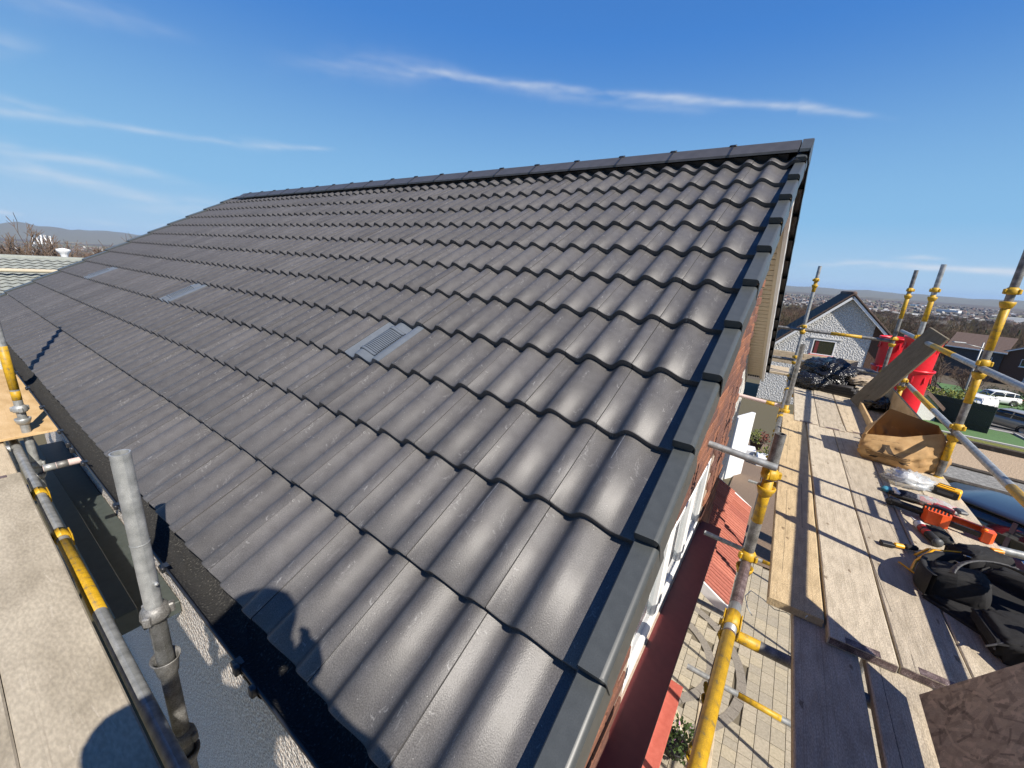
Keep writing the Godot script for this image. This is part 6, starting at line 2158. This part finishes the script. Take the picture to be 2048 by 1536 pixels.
	for e in [[5.4, -34.4, 17.2, -31.3, 0.32, M.dark_stone, "dark stone edging between the gravel bed and the grass verge"], [4.2, -20.9, 12.4, -19.5, 0.2, M.dark_stone, "dark stone edging along the near lawn"], [4.4, -25.2, 13.6, -22.7, 0.16, M.dark_stone, "dark stone edging along the near side of the gravel bed"], [7.0, -38.3, 15.2, -37.3, 0.1, M.kerb, "pale kerb along the near side of the green court"], [15.2, -37.4, 16.3, -46.4, 0.1, M.kerb, "pale kerb along the right side of the green court"], [8.0, -47.3, 16.2, -46.5, 0.1, M.kerb, "pale kerb between the green court and the road"]]:
		st = st_new()
		var p0 := V(e[0], land(e[0], e[1]) + e[4] * 0.5, e[1])
		var p1 := V(e[2], land(e[2], e[3]) + e[4] * 0.5, e[3])
		var dd := (p1 - p0)
		box(st, (p0 + p1) / 2, Vector3(dd.length(), e[4] + 0.05, 0.3 if e[4] > 0.12 else 0.16), Basis(dd.normalized(), Vector3.UP.cross(dd).cross(dd).normalized() * -1.0, dd.normalized().cross(Vector3.UP)).orthonormalized(), 0.02)
		lone("garden_edging", st, e[5], e[6], "edging", "garden edgings")
	# ---- trees
	var kinds := [bare_tree(3, 10.0, 6, 0.62), bare_tree(8, 10.0, 6, 0.5, 4), bare_tree(14, 10.0, 6, 0.75, 6)]
	var left := [[-64.0, -5.3, 1.16, "broad bare tree at the left edge above the green roof"], [-62.0, -7.4, 1.2, "bare tree second from the left edge"], [-66.0, -8.9, 1.08, "bare tree in front of the white tower blocks"], [-60.0, -9.8, 1.02, "bare tree just right of the tower blocks"], [-70.0, -12.2, 1.08, "bare tree behind the white flue"], [-58.0, -12.0, 1.16, "rounded bare tree right of the white flue"], [-75.0, -16.6, 1.08, "bare tree nearest the tiled verge"], [-80.0, -4.0, 1.1, "bare tree set back at the far left"], [-72.0, -7.0, 1.08, "slender bare tree set back behind the second tree"], [-68.0, -14.4, 1.0, "low bare tree between the flue and the verge"]]
	for k in left.size():
		var e: Array = left[k]
		put_tree(kinds[k % 3], V(e[0], land(e[0], e[1]), e[1]), e[2], k * 1.3, e[3], "bare trees left of the roof")
	var near := [[13.6, -57.5, 0.55, "reddish bare tree behind the red chute"], [17.5, -63.0, 0.5, "bare tree beside the street lamp"], [11.5, -55.0, 0.42, "small bare tree between the chute and the fence"]]
	for k in near.size():
		var e: Array = near[k]
		put_tree(kinds[(k + 1) % 3], V(e[0], land(e[0], e[1]), e[1]), e[2], k * 2.1, e[3], "bare garden trees")
	woods()
	town()

func leafy(called: String, at: Vector3, half: Vector3, turn: float, c: Color, n: int, label: String) -> void:
	var q := RandomNumberGenerator.new()
	q.seed = n + int(at.x * 10.0)
	var st := st_new()
	for k in n:
		var d := Vector3(q.randf_range(-1, 1), q.randf_range(-1, 1), q.randf_range(-1, 1))
		if d.length() > 1.25:
			d *= 0.8
		var p := d * half * (0.75 + 0.25 * q.randf())
		var o := Vector3(q.randfn(), q.randfn() + 0.4, q.randfn()).normalized()
		var s := o.cross(Vector3(q.randfn(), q.randfn(), q.randfn())).normalized()
		var l := q.randf_range(0.12, 0.26)
		var g := q.randf_range(0.55, 1.4)
		st.set_color(Color(c.r * g, c.g * g, c.b * g))
		quad(st, p, p + o * l * 0.5 + s * l * 0.3, p + o * l, p + o * l * 0.5 - s * l * 0.3)
	lone(called, st, M.leaf, label, "hedge" if called == "hedge" else "shrub", "garden shrubs", Transform3D(Basis(Vector3.UP, -turn), at))

func scatter(called: String, mesh: Mesh, m: Material, n: int, seed_: int, a0: float, a1: float, r0: float, r1: float, s0: float, s1: float, cols: Array, label: String, category: String, pick: float) -> void:
	var q := RandomNumberGenerator.new()
	q.seed = seed_
	var nz := FastNoiseLite.new()
	nz.seed = seed_
	nz.frequency = 0.006
	var mm := MultiMesh.new()
	mm.transform_format = MultiMesh.TRANSFORM_3D
	mm.use_colors = true
	mm.mesh = mesh
	var xs := []
	var guard := 0
	while xs.size() < n and guard < n * 12:
		guard += 1
		var r := r0 * pow(r1 / r0, q.randf())
		var a := deg_to_rad(q.randf_range(a0, a1))
		var x := sin(a) * r
		var z := -cos(a) * r
		if nz.get_noise_2d(x * 0.8, z * 0.8) < pick:
			continue
		var s := q.randf_range(s0, s1)
		xs.append([Transform3D(Basis(Vector3.UP, q.randf() * TAU).scaled(Vector3(s, s * q.randf_range(0.8, 1.2), s)), V(x, land(x, z) - 0.4, z)), cols[q.randi() % cols.size()] * q.randf_range(0.75, 1.25)])
	mm.instance_count = xs.size()
	for k in xs.size():
		mm.set_instance_transform(k, xs[k][0])
		mm.set_instance_color(k, xs[k][1])
	var o := MultiMeshInstance3D.new()
	o.multimesh = mm
	o.material_override = m
	o.name = numbered(called)
	add_child(o)
	tag(o, label, category, "", "stuff")

func woods() -> void:
	# one mesh of trunk, limbs and twigs for each kind; the colour comes with each copy
	var all := []
	for sd in [21, 33]:
		var p := bare_tree(sd, 10.0, 5, 0.6)
		var st := SurfaceTool.new()
		st.begin(Mesh.PRIMITIVE_TRIANGLES)
		st.append_from(p[0], 0, Transform3D.IDENTITY)
		st.append_from(p[1], 0, Transform3D.IDENTITY)
		all.append(st.commit())
	var brown := [Color(0.105, 0.075, 0.05), Color(0.13, 0.092, 0.06), Color(0.09, 0.068, 0.045), Color(0.12, 0.1, 0.05), Color(0.10, 0.06, 0.045)]
	scatter("woodland", all[0], M.land, 1500, 5, -3.0, 26.0, 120.0, 520.0, 0.6, 1.0, brown, "brown leafless wood spreading across the slope behind the right hand houses", "woodland", -0.5)
	scatter("woodland", all[1], M.land, 1800, 6, -3.0, 26.0, 480.0, 1900.0, 0.9, 1.5, brown, "far edge of the brown wood below the distant town", "woodland", -0.1)
	scatter("woodland", all[1], M.land, 1300, 7, -96.0, -72.0, 95.0, 1300.0, 0.8, 1.3, brown, "brown leafless wood beyond the trees on the left", "woodland", -0.35)
	var con := st_new()
	for k in 5:
		lathe(con, [Vector2(2.2 - 0.4 * k, 1.5 + 1.5 * k), Vector2(0.2, 3.6 + 1.6 * k)], 9)
	scatter("conifers", done(con), M.land, 70, 9, 2.0, 22.0, 170.0, 420.0, 0.7, 1.2, [Color(0.018, 0.03, 0.016), Color(0.03, 0.042, 0.02)], "scattered dark conifers in the brown wood", "conifers", 0.1)

func town() -> void:
	var st := st_new()
	extrude(st, PackedVector2Array([Vector2(-4, 0), Vector2(4, 0), Vector2(4, 5), Vector2(0, 7.6), Vector2(-4, 5)]), 11.0, Vector3(0, 0, -5.5))
	var hm := done(st)
	var cols := [Color(0.2, 0.19, 0.18), Color(0.34, 0.33, 0.31), Color(0.16, 0.12, 0.1), Color(0.11, 0.09, 0.085), Color(0.2, 0.13, 0.1), Color(0.09, 0.085, 0.085), Color(0.13, 0.1, 0.085), Color(0.1, 0.09, 0.08)]
	scatter("distant_town", hm, M.land, 1900, 11, -4.0, 28.0, 1500.0, 5200.0, 0.9, 1.4, cols, "far spread of houses on the plain below the hills on the right", "town", -0.2)
	scatter("distant_town", hm, M.land, 1300, 12, -97.0, -70.0, 700.0, 5000.0, 0.9, 1.4, cols, "far spread of houses on the plain left of the roof", "town", -0.25)
	st = st_new()
	box(st, Vector3(0, 4, 0), Vector3(60, 8, 18))
	var shed := done(st)
	scatter("distant_sheds", shed, M.land, 16, 13, 2.0, 22.0, 1500.0, 4200.0, 0.6, 1.6, [Color(0.7, 0.7, 0.7), Color(0.6, 0.62, 0.64)], "long pale industrial sheds on the plain", "sheds", -0.1)
	# white tower blocks on the left horizon
	var spots := [[-83.62, 1.0], [-83.32, 0.9], [-83.10, 1.12], [-82.86, 1.14], [-82.55, 1.05]]
	for k in spots.size():
		var r := 4700.0 + 90.0 * k
		var a := deg_to_rad(spots[k][0])
		var at := V(sin(a) * r, -62.0, -cos(a) * r)
		var t := thing("tower_block", "white tower block on the left horizon, " + ["leftmost of the five", "second from the left", "third from the left", "fourth from the left", "rightmost of the five"][k], "tower block", at, 1.2, "white tower blocks")
		st = st_new()
		box(st, Vector3(0, 30.0 * spots[k][1], 0), Vector3(11, 60.0 * spots[k][1], 11))
		obj("wall", st, M.white, t)
		st = st_new()
		box(st, Vector3(0, 60.0 * spots[k][1] + 1.2, 0), Vector3(6, 2.4, 6))
		obj("plant_room", st, M.kerb, t)

# ---------------------------------------------------------------- the photographer, behind the camera
func blob_body(bones: Array, cell: float, col: Callable, st: SurfaceTool) -> void:
	# bones: [a, b, ra, rb]; smooth union meshed as surface nets
	var lo := Vector3.INF
	var hi := -Vector3.INF
	for b in bones:
		var r := maxf(b[2], b[3]) + cell * 2.0
		for e in [b[0], b[1]]:
			lo = lo.min(e - Vector3.ONE * r)
			hi = hi.max(e + Vector3.ONE * r)
	var n := Vector3i(((hi - lo) / cell).ceil()) + Vector3i.ONE
	var f := PackedFloat32Array()
	f.resize(n.x * n.y * n.z)
	f.fill(1.0)
	for b in bones:
		var a: Vector3 = b[0]
		var ab: Vector3 = b[1] - a
		var l2 := maxf(ab.length_squared(), 1e-9)
		var r := maxf(b[2], b[3]) + cell * 3.0
		var i0 := Vector3i(((a.min(b[1]) - Vector3.ONE * r - lo) / cell).floor().max(Vector3.ZERO))
		var i1 := Vector3i(((a.max(b[1]) + Vector3.ONE * r - lo) / cell).ceil())
		for x in range(i0.x, mini(i1.x + 1, n.x)):
			for y in range(i0.y, mini(i1.y + 1, n.y)):
				for z in range(i0.z, mini(i1.z + 1, n.z)):
					var p := lo + Vector3(x, y, z) * cell
					var t := clampf((p - a).dot(ab) / l2, 0, 1)
					var d := p.distance_to(a + ab * t) - lerpf(b[2], b[3], t)
					var i := (x * n.y + y) * n.z + z
					var o := f[i]
					var k := cell * 1.3
					var h := clampf(0.5 + 0.5 * (o - d) / k, 0, 1)
					f[i] = lerpf(o, d, h) - k * h * (1.0 - h)
	var vert := {}
	var at := func(x: int, y: int, z: int) -> float: return f[(x * n.y + y) * n.z + z]
	for x in n.x - 1:
		for y in n.y - 1:
			for z in n.z - 1:
				var i := (x * n.y + y) * n.z + z
				var s0 := f[i] < 0.0
				var v := [f[i], f[i + n.y * n.z], f[i + n.z], f[i + n.y * n.z + n.z], f[i + 1], f[i + n.y * n.z + 1], f[i + n.z + 1], f[i + n.y * n.z + n.z + 1]]
				var mixed := false
				for e in v:
					if (e < 0.0) != s0:
						mixed = true
						break
				if not mixed:
					continue
				var c := Vector3.ZERO
				var m := 0
				for e in [[0, 1], [2, 3], [4, 5], [6, 7], [0, 2], [1, 3], [4, 6], [5, 7], [0, 4], [1, 5], [2, 6], [3, 7]]:
					var va: float = v[e[0]]
					var vb: float = v[e[1]]
					if (va < 0.0) != (vb < 0.0):
						var t := va / (va - vb)
						var pa := Vector3(e[0] & 1, (e[0] >> 1) & 1, (e[0] >> 2) & 1)
						var pb := Vector3(e[1] & 1, (e[1] >> 1) & 1, (e[1] >> 2) & 1)
						c += pa.lerp(pb, t)
						m += 1
				vert[Vector3i(x, y, z)] = lo + (Vector3(x, y, z) + c / m) * cell
	for key in vert:
		var i: Vector3i = key
		for ax in 3:
			var u := Vector3i.ZERO
			u[(ax + 1) % 3] = 1
			var w := Vector3i.ZERO
			w[(ax + 2) % 3] = 1
			var e := Vector3i.ZERO
			e[ax] = 1
			if not (vert.has(i - u) and vert.has(i - w) and vert.has(i - u - w)):
				continue
			var s0: bool = at.call(i.x, i.y, i.z) < 0.0
			var j := i + e
			if s0 == (at.call(j.x, j.y, j.z) < 0.0):
				continue
			var q := [vert[i - u - w], vert[i - w], vert[i], vert[i - u]]
			if not s0:
				q.reverse()
			for k in [0, 2, 1, 0, 3, 2]:
				st.set_color(col.call(q[k]))
				st.add_vertex(q[k])

func build_person() -> void:
	var skin := Color(0.50, 0.28, 0.20)
	var coat := Color(0.03, 0.033, 0.045)
	var t := thing("person", "person in dark work clothes holding up a phone at the corner of the scaffold", "person", V(0.66, DECK - 0.04, 1.02))
	var O := V(0.66, DECK - 0.04, 1.02)
	var p := func(x: float, y: float, z: float) -> Vector3: return V(x, y, z) - O
	var head: Vector3 = p.call(0.46, 1.07, 0.76)
	var fwd := Vector3(-0.56, -0.12, -0.83).normalized()
	var right := Vector3(0.83, 0, -0.56).normalized()
	var up := right.cross(fwd).normalized()
	var chest: Vector3 = p.call(0.62, 0.68, 0.93)
	var hipc: Vector3 = p.call(0.72, 0.25, 1.02)
	var shR := chest + right * 0.19 + Vector3(0, 0.12, 0)
	var shL := chest - right * 0.19 + Vector3(0, 0.12, 0)
	var elR: Vector3 = p.call(0.60, 0.70, 0.66)
	var elL: Vector3 = p.call(0.08, 0.66, 1.02)
	var wrR: Vector3 = p.call(0.375, 0.77, 0.665)
	var wrL: Vector3 = p.call(0.135, 0.755, 0.845)
	var hR := hipc + right * 0.1
	var hL := hipc - right * 0.1
	var ftR: Vector3 = p.call(0.88, DECK - 0.04 + 0.07, 0.98)
	var ftL: Vector3 = p.call(0.66, DECK - 0.04 + 0.07, 1.16)
	var knR := hR.lerp(ftR, 0.5) + fwd * 0.05
	var knL := hL.lerp(ftL, 0.5) + fwd * 0.04
	var bones := [
		[hipc + Vector3(0, 0.02, 0), chest, 0.135, 0.15], [chest, chest + Vector3(0, 0.1, 0), 0.15, 0.12], [hL, hR, 0.115, 0.115], [shL, shR, 0.095, 0.095],
		[chest + Vector3(0, 0.14, 0), head + up * -0.1, 0.062, 0.058],
		[shR, elR, 0.08, 0.066], [elR, wrR, 0.064, 0.042], [shL, elL, 0.08, 0.066], [elL, wrL, 0.064, 0.042],
		[hR, knR, 0.092, 0.068], [knR, ftR, 0.066, 0.046], [hL, knL, 0.092, 0.068], [knL, ftL, 0.066, 0.046],
		[ftR + Vector3(0, -0.03, 0), ftR + fwd * 0.19 + Vector3(0, -0.02, 0), 0.04, 0.036], [ftL + Vector3(0, -0.03, 0), ftL + fwd * 0.19 + Vector3(0, -0.02, 0), 0.04, 0.036]]
	var st := st_new(false)
	blob_body(bones, 0.024, func(v: Vector3) -> Color: return skin if v.y > (head - up * 0.12).y and v.distance_to(head) < 0.2 else coat, st)
	# head with nose, chin and ears
	var hb := [[head + up * 0.035 - fwd * 0.015, head + up * 0.02 + fwd * 0.01, 0.092, 0.088], [head - up * 0.05 + fwd * 0.035, head - up * 0.075 + fwd * 0.045, 0.062, 0.045], [head + fwd * 0.088 + up * 0.005, head + fwd * 0.112 - up * 0.022, 0.011, 0.015], [head + right * 0.088, head + right * 0.09 - up * 0.03, 0.016, 0.012], [head - right * 0.088, head - right * 0.09 - up * 0.03, 0.016, 0.012], [head - up * 0.12, head - up * 0.06, 0.058, 0.06],
		[head + fwd * 0.093 - up * 0.052 - right * 0.02, head + fwd * 0.093 - up * 0.052 + right * 0.02, 0.008, 0.008]]
	blob_body(hb, 0.009, func(_v: Vector3) -> Color: return skin, st)
	# hands closed on the ends of the phone, five fingers each
	var cam := get_node("camera") as Camera3D
	var cb := cam.transform.basis
	var co := cam.position - O
	var ph := func(x: float, y: float, z: float) -> Vector3: return co + cb * Vector3(x, y, z)
	for s in [-1.0, 1.0]:
		var ex: float = 0.105 if s > 0 else -0.052
		var w: Vector3 = wrR if s > 0 else wrL
		var palm: Vector3 = ph.call(ex + s * 0.045, -0.03, 0.055)
		var fb := [[w, palm, 0.03, 0.034], [palm, ph.call(ex + s * 0.04, 0.0, 0.04), 0.032, 0.028]]
		for k in 4:
			var y := 0.036 - 0.021 * k
			var ln: float = [0.9, 1.0, 0.94, 0.76][k]
			var a: Vector3 = ph.call(ex + s * 0.042, y - 0.006, 0.05)
			var b: Vector3 = ph.call(ex + s * 0.034 * ln, y, 0.022)
			var c: Vector3 = ph.call(ex + s * 0.012, y + 0.002, 0.012)
			fb.append([a, b, 0.0095, 0.009])
			fb.append([b, c, 0.009, 0.0078])
		var th: Vector3 = ph.call(ex + s * 0.03, -0.034, 0.05)
		fb.append([palm, th, 0.014, 0.0115])
		fb.append([th, ph.call(ex - s * 0.012, -0.012, 0.034), 0.0115, 0.009])
		blob_body(fb, 0.006, func(_v: Vector3) -> Color: return skin, st)
	obj("body", st, M.land, t)
	st = lump(Vector3(0.205, 0.17, 0.225), 3, 0.05, 24, 14, 3.0)
	obj("hair", st, M.hair, t, Transform3D(Basis(right, up, -fwd), head + up * 0.062 - fwd * 0.022))
	for s in [-1.0, 1.0]:
		st = st_new(false)
		lathe(st, [Vector2(0, -0.011), Vector2(0.008, -0.007), Vector2(0.011, 0), Vector2(0.008, 0.007), Vector2(0, 0.011)], 10, head + fwd * 0.081 + right * 0.032 * s + up * 0.012)
		obj("eye", st, M.label_white, t)
	var phone := thing("phone", "black phone held out level by the photographer", "phone", cam.position)
	phone.transform.basis = cb
	st = st_new()
	box(st, Vector3(0.028, -0.02, 0.026), Vector3(0.155, 0.075, 0.008), Basis.IDENTITY, 0.003)
	obj("case", st, M.rubber, phone)
	st = st_new()
	box(st, Vector3(0.028, -0.02, 0.0306), Vector3(0.146, 0.068, 0.0012))
	obj("screen", st, M.dark_glass, phone)
